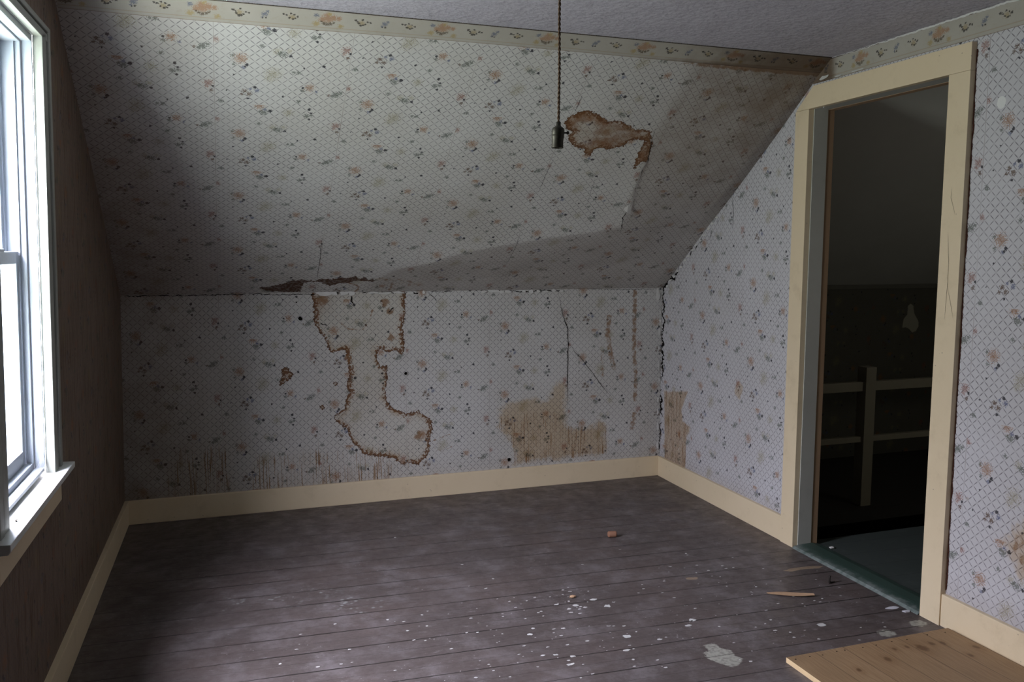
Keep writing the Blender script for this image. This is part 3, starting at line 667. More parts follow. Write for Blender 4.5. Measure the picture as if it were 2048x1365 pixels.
attrs(wall_right, P, wash=wash, drip=drip, spot=spot, dirt=dirt, bare=bare)
tag(wall_right, kind='structure')

# left wall with the window cut out
us = np.unique(np.concatenate([rng(-.05, WIN0, .01), rng(WIN0, WIN1, .03), rng(WIN1, NEAR, .02)]))
vs = np.unique(np.concatenate([rng(0, WINB, .012), rng(WINB, WINT, .03), rng(WINT, 2.33, .01)]))
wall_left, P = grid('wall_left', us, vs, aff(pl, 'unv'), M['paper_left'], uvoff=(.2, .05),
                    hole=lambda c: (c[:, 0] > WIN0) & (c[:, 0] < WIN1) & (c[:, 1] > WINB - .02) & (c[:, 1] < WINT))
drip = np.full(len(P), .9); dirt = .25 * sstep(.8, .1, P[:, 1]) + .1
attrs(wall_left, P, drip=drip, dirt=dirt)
tag(wall_left, kind='structure')

# near wall behind the viewer, ceiling, floor
tag(MB().box(-.4, 3.3, -NEAR - .1, -NEAR, -.02, 2.4).build('wall_near', M['dim']), kind='structure')
us, vs = rng(-.3, W + .1, .04), rng(-NEAR - .05, -D, .04)
ceiling, P = grid('ceiling', us, vs, aff(lambda u, v, n: Vector((u, v, H + n)), 'uvn'), M['ceiling'],
                  disp=lambda P: .004 * np.sin(P[:, 0] * 2) * np.sin(P[:, 1] * 3) * sstep(0, .2, -D - P[:, 1]))
tag(ceiling, kind='structure')
us, vs = rng(-.30, W + .02, .01), rng(-NEAR - .05, .01, .01)
floor, P = grid('floor', us, vs, aff(lambda u, v, n: Vector((u, v, n)), 'uvn'), M['floor'])
patch = np.minimum(poly_sd(P, F_PATCH), np.hypot(P[:, 0] - 2.98, (P[:, 1] + 2.30) * 1.3) - .035)
patch = np.minimum(patch, np.hypot((P[:, 0] - 2.80) * .8, P[:, 1] + 2.33) - .028)
bare = np.minimum(poly_sd(P, F_BARE), poly_sd(P, F_BARE2))
scuff = np.zeros(len(P))
for c in F_SCUFF: scuff = np.maximum(scuff, soft(P, c, .16))
set_attr(floor.data, 'patch', patch); set_attr(floor.data, 'bare', bare); set_attr(floor.data, 'scuff', scuff)
tag(floor, kind='structure')

# paper border along the ceiling line
BHT = .092
def border(name, us, fn, disp, v0, UOFF=0.0, dirtf=None, parent=None):
    vs = rng(0, BHT, .008)
    def f(U, V, N): return fn(U, V + v0, N + .0022)
    o, P = grid(name, us, vs, f, M['border'], disp=(lambda P: disp(np.stack([P[:, 0], P[:, 1] + v0], 1))) if disp else None)
    uv = o.data.uv_layers[0]; a = np.zeros(len(uv.data) * 2, np.float32); uv.data.foreach_get('uv', a); a = a.reshape(-1, 2)
    a[:, 1] *= .107 / BHT; a[:, 0] += UOFF
    uv.data.foreach_set('uv', a.ravel())
    set_attr(o.data, 'dirt', dirtf(P)); o.parent = parent
    return o
border('wallpaper_border', rng(-.02, W, .01), slope_map, slope_disp, SL - BHT,
       dirtf=lambda P: .85 * sstep(1.9, 3.0, P[:, 0]) + .15 * sstep(.5, 0, P[:, 0]) + .35 * sstep(.5, 3, P[:, 0]) * sstep(.02, 0, P[:, 1]), parent=slope)
border('wallpaper_border', rng(1.42, SMX, .01), aff(pr, 'unv'), None, H - BHT - .004,
       dirtf=lambda P: .95 * sstep(1.62, 1.50, P[:, 0]) + .12, parent=wall_right)

# ------------------------------------------------------------------ cracks, torn paper
def ribbon(pts, w0, fn, n=.0012, seed=1, step=.008, rough=.6, taper=True):
    """an irregular dark gap following a line on a wall; fn(a, b, n)"""
    rnd = random.Random(seed); pts = [Vector((p[0], p[1])) for p in pts]; q = []
    for a, b in zip(pts[:-1], pts[1:]):
        k = max(1, int((b - a).length / step))
        for i in range(k): q.append(a.lerp(b, i / k))
    q.append(pts[-1]); V = []; F = []; off = 0
    for i, p in enumerate(q):
        d = (q[min(i + 1, len(q) - 1)] - q[max(i - 1, 0)]).normalized(); nn = Vector((-d.y, d.x))
        off = off * .7 + rnd.uniform(-1, 1) * w0 * rough
        tp = min(1, 3 * min(i, len(q) - 1 - i) / max(1, len(q) - 1) + .15) if taper else 1
        w = w0 * tp * rnd.uniform(1 - rough * .8, 1 + rough * .6) * .5
        V.append(fn(*(p + nn * (off + w)), n)); V.append(fn(*(p + nn * (off - w)), n))
    for i in range(len(q) - 1): F.append((2 * i, 2 * i + 1, 2 * i + 3, 2 * i + 2))
    return V, F
fb = lambda a, b, n: pb(a, n, b)
fr_ = lambda a, b, n: pr(a, n, b)
def fs(a, b, n): return ps(a, b, n + float(slope_disp(np.array([[a, b]]))[0]))
def add(name, parts, mat, parent): 
    V, F = join_parts(parts); return mesh_obj(name, V, F, mat, parent)
add('crack', [ribbon(B_CR[0], .0042, fb, .007, 3), ribbon(B_CR[1], .0030, fb, .007, 4), ribbon(B_CR[2], .007, fb, .007, 5, rough=.2), ribbon(B_CR[3], .0022, fb, .007, 6), ribbon(B_CR[4], .006, fb, .007, 8), ribbon(B_CR[5], .006, fb, .007, 9)], M['crack'], wall_back)
add('crack', [ribbon(l, w_, fs, .0015, 10 + i) for i, (l, w_) in enumerate(zip(S_CR, (.0022, .0022, .0014, .0016, .0010, .0014)))] +
    [ribbon(S_TEAR, .0035, fs, .0016, 31), ribbon(S_TEAR2, .004, fs, .0016, 32)], M['crack'], slope)
rc = [(max(.004, a), b) for a, b in R_CRK]
add('crack', [ribbon([(.22, 1.352), (.20, 1.336), (.10, 1.262), (.045, 1.222), (.008, 1.19), (.004, 1.14), (.008, 1.0)], .020, fr_, .0016, 22, rough=.75),
    ribbon([(.012, 1.10), (.016, .95), (.011, .80), (.015, .66), (.010, .60)], .022, fr_, .0018, 23, rough=.8),
    ribbon([(.013, .56), (.009, .45), (.014, .38)], .022, fr_, .0018, 24, rough=.8), ribbon([(.010, .36), (.008, .25), (.011, .14)], .014, fr_, .0018, 25, rough=.8),
    ribbon([(.36, 1.452), (.33, 1.405)], .010, fr_, .0018, 26, rough=.5), ribbon([(.41, 1.475), (.395, 1.44)], .008, fr_, .0018, 27, rough=.5), ribbon([(.46, 1.51), (.445, 1.475)], .008, fr_, .0018, 28, rough=.5),
    ribbon([(.24, 1.365), (.235, 1.335)], .008, fr_, .0018, 29, rough=.5), ribbon([(.54, 1.56), (.52, 1.545)], .006, fr_, .0018, 30, rough=.5)] +
    [ribbon(l, .0028, fr_, .0018, 40 + i) for i, l in enumerate(R_CR)], M['crack'], wall_right)
# the joint between knee wall and slope: a dark hairline with lifted, torn white paper edges
rnd = random.Random(5)
add('crack', [ribbon([(x0, K - .004 - .003 * math.sin(x0 * 9)) for x0 in np.linspace(a_, b_, 9)], w_, fb, .0015, 50 + i, rough=.9, taper=False)
    for i, (a_, b_, w_) in enumerate([(.02, .95, .0035), (.95, 1.55, .005), (1.62, 1.75, .003), (1.85, 2.42, .005), (2.6, 3.05, .0015)])], M['crack'], wall_back)
def scrap(cx, cy, w_, h_, fn, n0, n1, rnd, k=9):
    V = []; 
    for i in range(k):
        t = 2 * math.pi * i / k; r = rnd.uniform(.6, 1.1)
        V.append(fn(cx + math.cos(t) * w_ * r, cy + math.sin(t) * h_ * r, n0 + (n1 - n0) * (.5 - .5 * math.sin(t))))
    V.append(fn(cx, cy, (n0 + n1) / 2 + .001))
    return V, [(i, (i + 1) % k, k) for i in range(k)]
parts = []
for x0, w_, h_ in [(1.02, .045, .010), (1.075, .02, .012), (1.13, .030, .010), (1.17, .018, .012), (1.29, .035, .006), (1.36, .04, .006), (1.43, .035, .006), (1.50, .02, .006), (1.58, .008, .010),
                   (1.94, .02, .008), (2.00, .035, .010), (2.05, .015, .008), (2.09, .02, .007), (2.19, .012, .006), (2.235, .015, .009), (2.28, .012, .007), (2.33, .016, .006), (2.38, .012, .007), (2.43, .012, .006)]:
    parts.append(scrap(x0, K - .007 + rnd.uniform(-.004, .004), w_ * 1.15, h_ * 1.35, fb, .004, .012, rnd))
parts.append(scrap(3.02, K - .035, .010, .012, fb, .002, .006, rnd)); parts.append(scrap(3.085, K - .045, .02, .05, fb, .002, .010, rnd))
for z0 in (1.06, 1.0, .93, .84, .72, .62, .50, .42, .30, .20): parts.append(scrap(3.108 - rnd.uniform(0, .008), z0 + rnd.uniform(-.02, .02), .010, rnd.uniform(.012, .035), fb, .002, .008, rnd))
add('torn_paper', parts, M['plaster'], wall_back)
parts = []
for s0 in np.linspace(.06, .62, 14): parts.append(scrap(s0, K + (H - K) * s0 / D - .018 - rnd.uniform(0, .012), .020, .008, fr_, .001, .006, rnd))
parts.append(scrap(1.50, 2.215, .035, .012, fr_, .002, .010, rnd)); parts.append(scrap(1.60, 2.205, .03, .006, fr_, .002, .008, rnd)); parts.append(scrap(1.72, 2.206, .04, .005, fr_, .002, .008, rnd))
parts.append(scrap(.25, .22, .004, .01, fr_, .001, .004, rnd))
add('torn_paper', parts, M['plaster'], wall_right)
# curled tongue of torn paper on the slope, a loose paper edge along the tear
a, b, c = S_FLAP
V = [fs(*a, .022), fs(*b, .004), fs(*c, .020), fs((a[0] + b[0]) / 2, (a[1] + b[1]) / 2, .009), fs((b[0] + c[0]) / 2, (b[1] + c[1]) / 2, .008), fs((a[0] + c[0]) / 2, (a[1] + c[1]) / 2, .026)]
parts = [(V, [(0, 5, 3), (3, 5, 4), (3, 4, 1), (5, 2, 4)])]
rip = []
for i, (p, q) in enumerate(zip(S_TEAR[2:-1], S_TEAR[3:])):
    rip.append(([fs(*p, .003), fs(*q, .003), fs(q[0] - .012, q[1], .011), fs(p[0] - .012, p[1], .011)], [(0, 1, 2, 3)]))
add('torn_paper', parts + rip, M['plaster'], slope)
# black holes through the plaster
def disc(c, r, fn, n, rnd, k=11):
    V = [fn(c[0] + math.cos(2 * math.pi * i / k) * r * rnd.uniform(.75, 1.2), c[1] + math.sin(2 * math.pi * i / k) * r * rnd.uniform(.8, 1.3), n) for i in range(k)]
    return V, [tuple(range(k))]
for c, r in zip(B_HOLE, (.011, .009, .012, .004)): add('hole', [disc(c, r, fb, .0075, rnd)], M['hole'], wall_back)

# paint drips and spots on the floor: one layer of dried paint
ff = lambda a, b, n: Vector((a, b, n))
parts = []
rnd = random.Random(12)
big = (.020, .022, .014, .018, .012, .010, .014, .010, .010, .020, .016, .026, .016, .012, .022, .018, .012, .014, .018, .010)
def blob(c, r, rnd):
    k = 12; st = rnd.uniform(1.0, 2.2); ph = rnd.uniform(-.25, .25)
    V = []
    for i in range(k):
        t = 2 * math.pi * i / k; q = r * rnd.uniform(.6, 1.1)
        x, y = math.cos(t) * q * st ** .5, math.sin(t) * q / st ** .5
        V.append(ff(c[0] + x * math.cos(ph) - y * math.sin(ph), c[1] + x * math.sin(ph) + y * math.cos(ph), .0008))
    return V, [tuple(range(k))]
for i, c in enumerate(F_SPOTS): parts.append(blob(c, (big[i] if i < len(big) else rnd.uniform(.004, .011)) * .72, rnd))
for i in range(230):
    k = rnd.random()
    if k < .5: cx, cy = rnd.gauss(1.55, .35), rnd.gauss(-1.95, .22)
    elif k < .85: cx, cy = rnd.gauss(2.5, .4), rnd.gauss(-2.0, .25)
    else: cx, cy = rnd.uniform(.6, 2.9), rnd.uniform(-2.4, -1.2)
    if 0.15 < cx < 3.0 and -2.9 < cy < -1.0: parts.append(blob((cx, cy), rnd.choice((.0025, .003, .0045, .006)), rnd))
M['spots'] = simple('dried_white_paint', (.42, .42, .41), (.70, .70, .68), 45, .6)
add('paint_splatter', parts, M['spots'], floor)

# ------------------------------------------------------------------ baseboards
bb = MB(pb); bb.box(-.06, W - .012, 0, BT, 0, BH, .003); tag(bb.build('baseboard_back', M['cream']), kind='structure')
bb = MB(lambda s, n, z: pr(s, n, z)); bb.box(BT + .002, DOOR0 - .098, 0, BT, 0, BH, .003); tag(bb.build('baseboard_right', M['cream']), kind='structure')
bb = MB(lambda s, n, z: pr(s, n, z)); bb.box(DOOR1 + .099, SMX, 0, BT, 0, BH, .003); tag(bb.build('baseboard_right_near', M['cream']), kind='structure')
bb = MB(lambda s, n, z: pl(s, n, z)); bb.box(BT, NEAR, -.01, BT, 0, BH, .003); tag(bb.build('baseboard_left', M['cream']), kind='structure')

# ------------------------------------------------------------------ doorway
door = empty('door_1', pr((DOOR0 + DOOR1) / 2, 0, 0)); tag(door, kind='structure')
CT = .025
c = MB(pr); c.box(DOOR0 - .0986, DOOR0, -.004, CT, 0, DOORH, .0015); c.build('casing', M['cream'], door)
c = MB(pr); c.box(DOOR1, DOOR1 + .0986, -.004, CT, 0, DOORH, .0015); c.build('casing', M['cream'], door)
c = MB(lambda s, z, n: pr(s, n, z)); c.prism([(1.335, DOORH + .0008), (1.335, 2.092), (1.452, 2.186), (DOOR1 + .0986, 2.1855), (DOOR1 + .0986, DOORH + .0008)], -.004, CT, bev=.0012)
c.build('casing', M['cream'], door)
fc = lambda a, b, n: pr(a, CT + n, b)
o = add('crack', [ribbon([(2.289, 1.671), (2.287, 1.634), (2.311, 1.571)], .0014, fc, .0006, 61, rough=.3), ribbon([(2.281, 1.509), (2.293, 1.406), (2.294, 1.325), (2.288, 1.18)], .0018, fc, .0006, 62, rough=.3),
    ribbon([(2.295, 1.306), (2.331, 1.18)], .0014, fc, .0006, 63, rough=.3)], NT('hair_crack').fin((.16, .12, .08), .9, .1), None)
o.parent = door; o.matrix_parent_inverse = Matrix.Translation(door.location).inverted()
add('torn_paper', [ribbon([(1.62, H - .006), (2.3, H - .004), (3.2, H - .005)], .007, fr_, .004, 64, rough=.25)], M['plaster'], wall_right)
# thin shadow gap where paper has shrunk back from the right hand casing
add('crack', [ribbon([(DOOR1 + .1005, .14), (DOOR1 + .1010, 1.1), (DOOR1 + .1005, 2.16)], .007, fr_, .0015, 77, rough=.25, taper=False)], NT('brown_shadow_gap').fin((.06, .025, .018), .9, .05), wall_right)
c = MB(pr); c.box(DOOR0 - .02, DOOR0 + .005, -.080, -.004, 0, DOORH + .005); c.build('jamb', M['jamb'], door)
c = MB(pr); c.box(DOOR1 - .005, DOOR1 + .02, -.080, -.004, 0, DOORH + .005); c.build('jamb', M['jamb'], door)
c = MB(pr); c.box(DOOR0 - .02, DOOR1 + .02, -.080, -.004, DOORH + .002, DOORH + .022); c.build('jamb', M['jamb'], door)
c = MB(pr); c.box(DOOR0 - .09, DOOR0 + .002, -.118, -.0805, 0, DOORH); c.build('jamb_edge', M['bare_wood'], door)
c = MB(pr); c.box(DOOR1 - .002, DOOR1 + .09, -.118, -.0805, 0, DOORH); c.build('jamb_edge', M['bare_wood'], door)
c = MB(pr); c.box(DOOR0 - .09, DOOR1 + .09, -.118, -.0805, DOORH + .0005, DOORH + .09); c.build('jamb_edge', M['bare_wood'], door)
c = MB(lambda n, z, s: pr(s, n, z)); c.prism([(.030, .0005), (.018, .010), (-.03, .014), (-.085, .014), (-.12, .008), (-.135, .0005)], DOOR0 + .0052, DOOR1 - .0052)
c.build('threshold', M['threshold'], door)

# ------------------------------------------------------------------ window (s along the wall, n into the room)
win = empty('window_1', pl(2.115, 0, WINB)); tag(win, kind='structure')
c = MB(pl)
c.box(1.722, 1.752, 0, .024, WINB - .005, 2.105, .004); c.box(1.752, 1.764, 0, .011, WINB - .005, 2.09); c.box(1.764, 1.770, 0, .019, WINB - .005, 2.09, .002); c.box(1.770, 1.780, 0, .013, WINB - .005, 2.09)
c.box(1.780, WIN0, -.006, .021, WINB - .005, 2.08, .002); c.build('casing', M['window_wood'], win)
c = MB(pl); c.box(WIN1, WIN1 + .05, -.006, .021, WINB - .005, 2.08, .002); c.box(WIN1 + .05, WIN1 + .06, 0, .012, WINB - .005, 2.09); c.box(WIN1 + .06, WIN1 + .10, 0, .024, WINB - .005, 2.105, .004); c.build('casing', M['window_wood'], win)
c = MB(pl); c.box(1.722, WIN1 + .10, 0, .024, 2.096, 2.112, .003); c.box(1.752, WIN1 + .06, 0, .012, 2.090, 2.096); c.box(1.752, WIN1 + .07, -.006, .021, 2.067, 2.090, .002); c.build('casing', M['window_wood'], win)
c = MB(lambda n, z, s: pl(s, n, z)); c.prism([(.052, WINB), (.052, WINB - .018), (.046, WINB - .026), (-.115, WINB - .026), (-.115, WINB + .012), (-.03, WINB + .003)], 1.682, 2.535, bev=.002); c.build('stool', M['stool'], win)
c = MB(pl); c.box(1.725, 2.495, 0, .018, WINB - .115, WINB - .0262, .003); c.build('apron', M['cream'], win)
# white plastic replacement frame
def frame(name, s0, s1, z0, z1, n0, n1, w, mat, parent, wb=None, wt=None, bev=.002):
    wb = w if wb is None else wb; wt = w if wt is None else wt
    c = MB(pl); c.box(s0, s0 + w, n0, n1, z0, z1, bev); c.box(s1 - w, s1, n0, n1, z0, z1, bev)
    c.box(s0 + w, s1 - w, n0, n1, z0, z0 + wb, bev); c.box(s0 + w, s1 - w, n0, n1, z1 - wt, z1, bev)
    return c.build(name, mat, parent)
frame('window_frame', WIN0 - .002, WIN1 + .002, WINB + .012, WINT + .004, -.034, -.0062, .012, M['vinyl'], win, wt=.022)
frame('window_frame', WIN0 - .002, WIN1 + .002, WINB + .012, WINT + .004, -.150, -.0345, .024, M['vinyl'], win, wb=.030, wt=.028)
c = MB(pl)
for n0 in (-.050, -.085, -.120):
    c.box(WIN0 + .0215, WIN0 + .030, n0 - .003, n0, WINB + .042, WINT - .024); c.box(WIN1 - .030, WIN1 - .0215, n0 - .003, n0, WINB + .042, WINT - .024)
c.build('sash_track', M['vinyl'], win)
MID = 1.405
lo_ = frame('sash', WIN0 + .031, WIN1 - .031, WINB + .043, MID + .022, -.082, -.054, .034, M['vinyl'], win, wb=.045, wt=.036)
MB(pl).box(WIN0 + .064, WIN1 - .064, -.070, -.066, WINB + .087, MID - .013).build('pane', M['glass'], lo_)
up_ = frame('sash', WIN0 + .031, WIN1 - .031, MID - .018, WINT - .026, -.117, -.089, .034, M['vinyl'], win, wb=.034, wt=.034)
MB(pl).box(WIN0 + .064, WIN1 - .064, -.105, -.101, MID + .015, WINT - .059).build('pane', M['glass'], up_)
c = MB(pl); c.box(2.085, 2.145, -.0545, -.040, MID + .020, MID + .030, .003); c.build('sash_lock', M['vinyl'], win)
# cobweb in the corner of the reveal
rnd = random.Random(3); parts = []
for i in range(26):
    a = pl(1.834 + rnd.uniform(0, .012), -.004 - rnd.uniform(0, .03), WINB + .005 + rnd.uniform(0, .075)); b = pl(1.834 + rnd.uniform(0, .05), .012 - rnd.uniform(0, .05), WINB + .004 + rnd.uniform(0, .01))
    m = a.lerp(b, .5) + Vector((0, 0, -.006)); parts.append(tube([a, m, b], [.00035] * 3, 4))
V, F = join_parts(parts); web = mesh_obj('cobweb', V, F, M['web']); tag(web, 'wispy dusty cobweb in the far bottom corner of the window, above the sill', 'cobweb')
for a, b in ((pl(1.86, -.03, WINB + .006), pl(1.99, .030, WINB + .004)), (pl(2.22, -.03, WINB + .008), pl(2.34, .012, WINB + .004))):
    V, F = tube([a, a.lerp(b, .5), b], [.0005] * 3, 4); mesh_obj('strand', V, F, M['web'], web)
# dead fly lying on the sill
fly = empty('dead_fly', pl(2.34, .022, WINB + .0005)); tag(fly, 'tiny dark dead fly lying on the bright white window sill', 'insect')
fb0 = pl(2.34, .022, WINB + .004)
V, F = tube([fb0 + Vector((0, d, 0)) for d in (-.007, -.005, -.001, .003, .006, .008)], [.0005, .0022, .0028, .0022, .0024, .0008], 8); o = mesh_obj('body', V, F, M['fly'], None, True); o.parent = fly; o.matrix_parent_inverse = Matrix.Translation(fly.location).inverted()
for sx in (-1, 1):
    V = [fb0 + Vector((sx * .001, .001, .002)), fb0 + Vector((sx * .006, -.006, .0005)), fb0 + Vector((sx * .004, -.009, .0005)), fb0 + Vector((sx * .001, -.005, .0015))]
    o = mesh_obj('wing', V, [(0, 1, 2, 3)], M['web']); o.parent = fly; o.matrix_parent_inverse = Matrix.Translation(fly.location).inverted()

# ------------------------------------------------------------------ hanging lampholder
LX, LY = 1.311, -2.655
lamp = empty('pendant_lampholder', (LX, LY, H)); tag(lamp, 'bare tarnished brass lampholder hanging on a twisted brown cloth cord, no bulb', 'lampholder')
def sub(name, VF, mat, parent, smooth=True):
    o = mesh_obj(name, VF[0], VF[1], mat, None, smooth); o.parent = parent; o.matrix_parent_inverse = Matrix.Translation(parent.location).inverted(); return o
TOPZ = 1.772
def cordpath(z):       # the cord hangs almost straight, with a slight kink
    t = (z - TOPZ) / (H - TOPZ); return Vector((LX + .0035 * math.sin(t * 9) * t + .006 * t * t, LY, z))
parts = []
for ph in (0, math.pi):
    zs = np.linspace(TOPZ - .004, H, 260)
    path = [cordpath(z) + Vector((math.cos(z * 250 + ph), math.sin(z * 250 + ph), 0)) * .0019 for z in zs]
    parts.append(tube(path, [.0021] * len(path), 7))
sub('cord', join_parts(parts), M['cord'], lamp)
def lathe(prof, cx, cy, seg=32, tilt=None):
    V, F = [], []
    for r, z in prof:
        for k in range(seg):
            t = 2 * math.pi * k / seg; V.append(Vector((cx + r * math.cos(t), cy + r * math.sin(t), z)))
    for i in range(len(prof) - 1):
        for k in range(seg): F.append((i * seg + k, i * seg + (k + 1) % seg, (i + 1) * seg + (k + 1) % seg, (i + 1) * seg + k))
    if tilt:
        piv = Vector((cx, cy, TOPZ)); R_ = Matrix.Rotation(tilt, 3, Vector((0, 1, 0)))
        V = [piv + R_ @ (v - piv) for v in V]
    return V, F
z0 = 1.705
TL = math.radians(2.5)
sub('socket_cap', lathe([(.0005, TOPZ), (.0058, TOPZ), (.0062, TOPZ - .009), (.0075, TOPZ - .011), (.0150, TOPZ - .016), (.0166, TOPZ - .020), (.0168, TOPZ - .032), (.0160, TOPZ - .034)], LX, LY, tilt=TL), M['brass'], lamp)
sub('socket_shell', lathe([(.0158, TOPZ - .033), (.0164, TOPZ - .034), (.0164, TOPZ - .041), (.0155, TOPZ - .043), (.0150, TOPZ - .050), (.0152, TOPZ - .062), (.0158, TOPZ - .066), (.0158, TOPZ - .0675), (.0138, TOPZ - .0675), (.0135, TOPZ - .060), (.0135, TOPZ - .036), (.001, TOPZ - .035)], LX, LY, tilt=TL), M['brass'], lamp)
zk = TOPZ - .028
kd = Vector((.94, -.34, 0)).normalized()
kp = Vector((LX, LY, zk))
key = join_parts([tube([kp + kd * d for d in (.015, .020, .022)], [.0022, .0022, .0022], 8),
                  tube([kp + kd * d for d in (.0215, .0225, .027, .028)], [.003, .0048, .0042, .002], 10)])
sub('turn_key', key, M['brass'], lamp)
sub('ceiling_rose', lathe([(.001, H - .022), (.010, H - .022), (.014, H - .018), (.030, H - .012), (.038, H - .004), (.038, H - .0003)], LX + .006, LY), M['jamb'], lamp)

# ------------------------------------------------------------------ loose things on the floor
# pine panel
pan = MB(); pan.box(2.293, 3.022, -3.45, -2.402, .0005, .0195, .0012)
panel = pan.build('pine_panel', M['pine'])
panel.data.materials.append(M['pine_edge'])
for p in panel.data.polygons:
    if abs(p.normal.z) < .5: p.material_index = 1
tag(panel, 'flat panel of joined knotty pine boards lying on the floor by the right baseboard', 'wooden panel')
parts = []
for nx, ny in ((2.315, -2.425), (2.375, -2.425), (2.425, -2.43), (2.490, -2.425), (2.525, -2.425), (2.60, -2.43), (2.66, -2.43), (2.735, -2.425), (2.80, -2.43), (2.90, -2.425), (2.98, -2.43)):
    parts.append(([Vector((nx + math.cos(k) * .0035, ny + math.sin(k) * .0028, .0199)) for k in np.linspace(0, 6.28, 9)[:-1]], [tuple(range(8))]))
for V, F in parts: mesh_obj('nail_hole', V, F, M['hole'], panel)
# small turned wooden plug
V, F = tube([(2.283, -1.004, .013), (2.287, -1.0045, .013), (2.312, -1.010, .013), (2.316, -1.011, .013)], [.0105, .0125, .0125, .0100], 16)
V = [Vector((2.30, -1.007, 0)) + (v - Vector((2.30, -1.007, 0))) * 1.25 for v in V]
tag(mesh_obj('wooden_plug', V, F, M['plug'], None, False), 'small reddish brown wooden plug lying alone in the middle of the bare floor', 'wood plug')
# bent nail standing beside the threshold
x, y = NAIL[0]
V, F = tube([(x + .030, y + .004, .003), (x + .012, y + .001, .003), (x, y, .005), (x - .002, y + .001, .014), (x + .001, y + .003, .026), (x + .004, y + .004, .034)], [.0024, .0038, .0050, .0048, .0040, .0046], 9)
nail = mesh_obj('bent_nail', V, F, M['nail'], None, True); tag(nail, 'black bent nail sticking up from the floor in front of the doorway threshold', 'nail')
# splinter of wood
cx = sum(p[0] for p in F_SPLINT) / 6; cy = sum(p[1] for p in F_SPLINT) / 6
L0, L1 = Vector((*F_SPLINT[0], .003)), Vector((*F_SPLINT[3], .008))
V, F = [], []
for i, t in enumerate(np.linspace(0, 1, 9)):
    p = L0.lerp(L1, t); w = .017 * math.sin(math.pi * min(1, .10 + .85 * t)) + .001; h = .0012 + .004 * t
    w *= 1.35
    V += [p + Vector((0, w, -.001)), p + Vector((0, w * .3, h)), p + Vector((0, -w, .000)), p + Vector((0, -w * .6, -.0025))]
for i in range(8):
    for k in range(4): F.append((i * 4 + k, i * 4 + (k + 1) % 4, i * 4 + 4 + (k + 1) % 4, i * 4 + 4 + k))
F += [(0, 1, 2, 3), (35, 34, 33, 32)]
tag(mesh_obj('wood_splinter', V, F, M['splinter']), 'long pale brown wood splinter on the floorboards between the doorway and the pine panel', 'splinter')
# flakes and crumbs
def flake(pts, lab, name='paper_scrap', cat='paper scrap', h=.004, mat='flake'):
    k = len(pts); c0 = Vector((sum(p[0] for p in pts) / k, sum(p[1] for p in pts) / k, h)); rr = random.Random(k)
    V = [Vector((p[0], p[1], rr.choice((.0006, .0015, h)))) for p in pts] + [c0] + [Vector((p[0], p[1], rr.choice((.0004,)))) for p in pts]
    F = [(i, (i + 1) % k, k) for i in range(k)] + [(i, k + 1 + i, k + 1 + (i + 1) % k, (i + 1) % k) for i in range(k)]
    return tag(mesh_obj(name, V, F, M[mat]), lab, cat)
x, y = FLAKES[0]
flake([(x - .035, y + .002), (x - .004, y + .014), (x + .022, y + .010), (x + .030, y - .004), (x + .012, y - .012), (x - .010, y - .010)], 'larger of two pale lilac paper scraps at the near end of the threshold')
x, y = FLAKES[1]
flake([(x - .014, y + .004), (x + .006, y + .010), (x + .022, y - .002), (x + .010, y - .012), (x - .008, y - .009)], 'smaller pale lilac paper scrap beside the right door casing foot')
def crumb(c, r, lab, mat='splinter', name='plaster_crumb', cat='crumb'):
    rr = random.Random(int(c[0] * 999)); bm = bmesh.new(); bmesh.ops.create_icosphere(bm, subdivisions=2, radius=r)
    for v in bm.verts: v.co = Vector((v.co.x * 1.4, v.co.y * 1.0, v.co.z * .55)) * rr.uniform(.8, 1.15) + Vector((c[0], c[1], r * .5))
    me = bpy.data.meshes.new(name); bm.to_mesh(me); bm.free(); me.materials.append(M[mat]); o = bpy.data.objects.new(name, me); col.objects.link(o)
    return tag(o, lab, cat)
crumb(F_SPOTS[5], .010, 'tan crumb of plaster among the white paint spots on the floor')
# chunk of debris on the threshold edge in the doorway
crumb((3.235, -1.50), .010, 'pale crumb lying on the dim hall floor just past the threshold', 'plaster')

# ------------------------------------------------------------------ the hall beyond the door
HX1 = 5.7
def hbox(name, a, mat): tag(MB().box(*a).build(name, mat), kind='structure')
hbox('floor_hall', (3.1425, HX1, -3.4, -1.372, -.06, 0), M['hall_floor'])
hbox('floor_hall_far', (3.1425, HX1, -1.06, 0, -.06, 0), simple('dark_hall_boards', (.03, .028, .024), (.05, .045, .038), 12))
us, vs = rng(3.125, HX1, .03), rng(-1.2, K, .03)
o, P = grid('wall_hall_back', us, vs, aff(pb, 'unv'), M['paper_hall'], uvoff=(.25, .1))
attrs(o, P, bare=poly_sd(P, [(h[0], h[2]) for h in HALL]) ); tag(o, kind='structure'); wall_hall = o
us, vs = rng(3.127, HX1, .03), rng(0, SL, .03)
o, P = grid('wall_hall_sloped', us, vs, slope_map, simple('stained_hall_plaster', (.46, .45, .40), (.56, .55, .50), 3, .85)); tag(o, kind='structure')
hbox('ceiling_hall', (3.05, HX1, -3.4, -D, H + .001, H + .02), M['ceiling'])
hbox('wall_hall_right', (HX1, HX1 + .05, -3.4, 0, -1.2, 2.4), simple('hall_end_plaster', (.2, .2, .18), (.28, .27, .24), 3, .85))
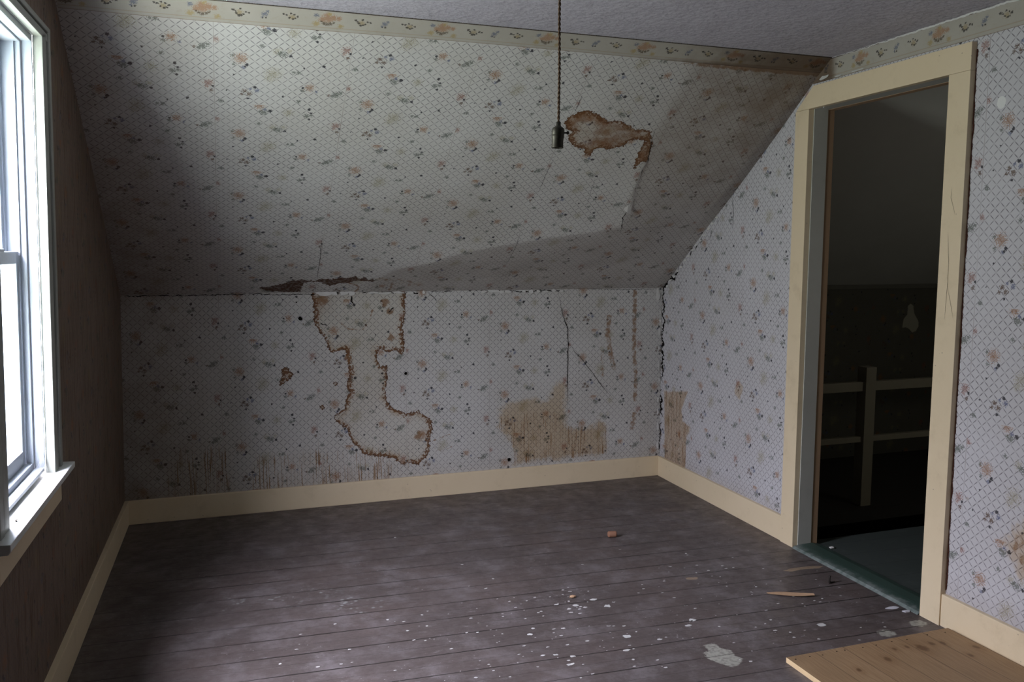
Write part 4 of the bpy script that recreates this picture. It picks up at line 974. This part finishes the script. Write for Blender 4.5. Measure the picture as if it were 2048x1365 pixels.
# unseen frame added round the hall fill lamp, on a closed wall
hbox('wall_hall_near', (3.05, HX1, -3.45, -3.4, -1.2, 2.4), simple('hall_near_plaster', (.2, .2, .18), (.28, .27, .24), 3, .85))
wn_ = MB(); wn_.box(4.50, 4.55, -3.41, -3.36, 1.0, 1.6); wn_.box(5.0, 5.05, -3.41, -3.36, 1.0, 1.6); wn_.box(4.55, 5.0, -3.41, -3.36, 1.0, 1.05); wn_.box(4.55, 5.0, -3.41, -3.36, 1.55, 1.6)
tag(wn_.build('added_hall_fill_frame', M['rail']), kind='structure')
hbox('wall_stairwell', (3.13, HX1, -1.40, -1.372, -1.2, -.06), simple('stairwell_plaster', (.06, .06, .05), (.1, .1, .08), 5, .9))
hbox('floor_stairwell', (3.05, HX1, -1.40, 0, -1.25, -1.2), M['hole'])
# hall side of the partition, with the doorway
c = MB(lambda s, z, n: pr(s, n, z))
for a in ((0, DOOR0 - .02, -1.2, 2.33), (DOOR1 + .02, 3.45, -1.2, 2.33), (DOOR0 - .02, DOOR1 + .02, DOORH + .024, 2.33), (DOOR0 - .02, DOOR1 + .02, -.3, -.001)):
    c.box(a[0], a[1], a[2], a[3], -.0798, -.0035)
tag(c.build('wall_partition', M['dim']), kind='structure')
# chair rail on the hall wall
t = MB(pb); t.box(3.2, HX1 - .01, 0, .015, 1.175, 1.205, .003); tag(t.build('trim_hall', simple('dark_trim', (.13, .125, .10), (.18, .17, .14), 10)), kind='structure')
# white railing
PX, PY = 3.888, -.977
rl = empty('stair_railing', (PX, PY, 0)); tag(rl, 'cream painted wooden stair railing with one square post, seen dimly through the doorway', 'railing')
MB().box(PX - .030, PX + .040, PY - .010, PY + .060, 0, .792, .003).build('post', M['rail'], rl)
MB().box(PX - .62, PX - .0305, PY + .008, PY + .045, .656, .709, .003).build('rail', M['rail'], rl)
MB().box(PX + .0405, HX1 - .02, PY + .008, PY + .045, .656, .709, .003).build('rail', M['rail'], rl)
MB().box(PX - .62, PX - .0305, PY + .008, PY + .040, .366, .398, .003).build('rail', M['rail'], rl)
MB().box(PX + .0405, HX1 - .02, PY + .008, PY + .040, .366, .398, .003).build('rail', M['rail'], rl)
MB().box(PX - .68, PX - .6205, PY - .01, PY + .06, 0, .792, .003).build('post', M['rail'], rl)
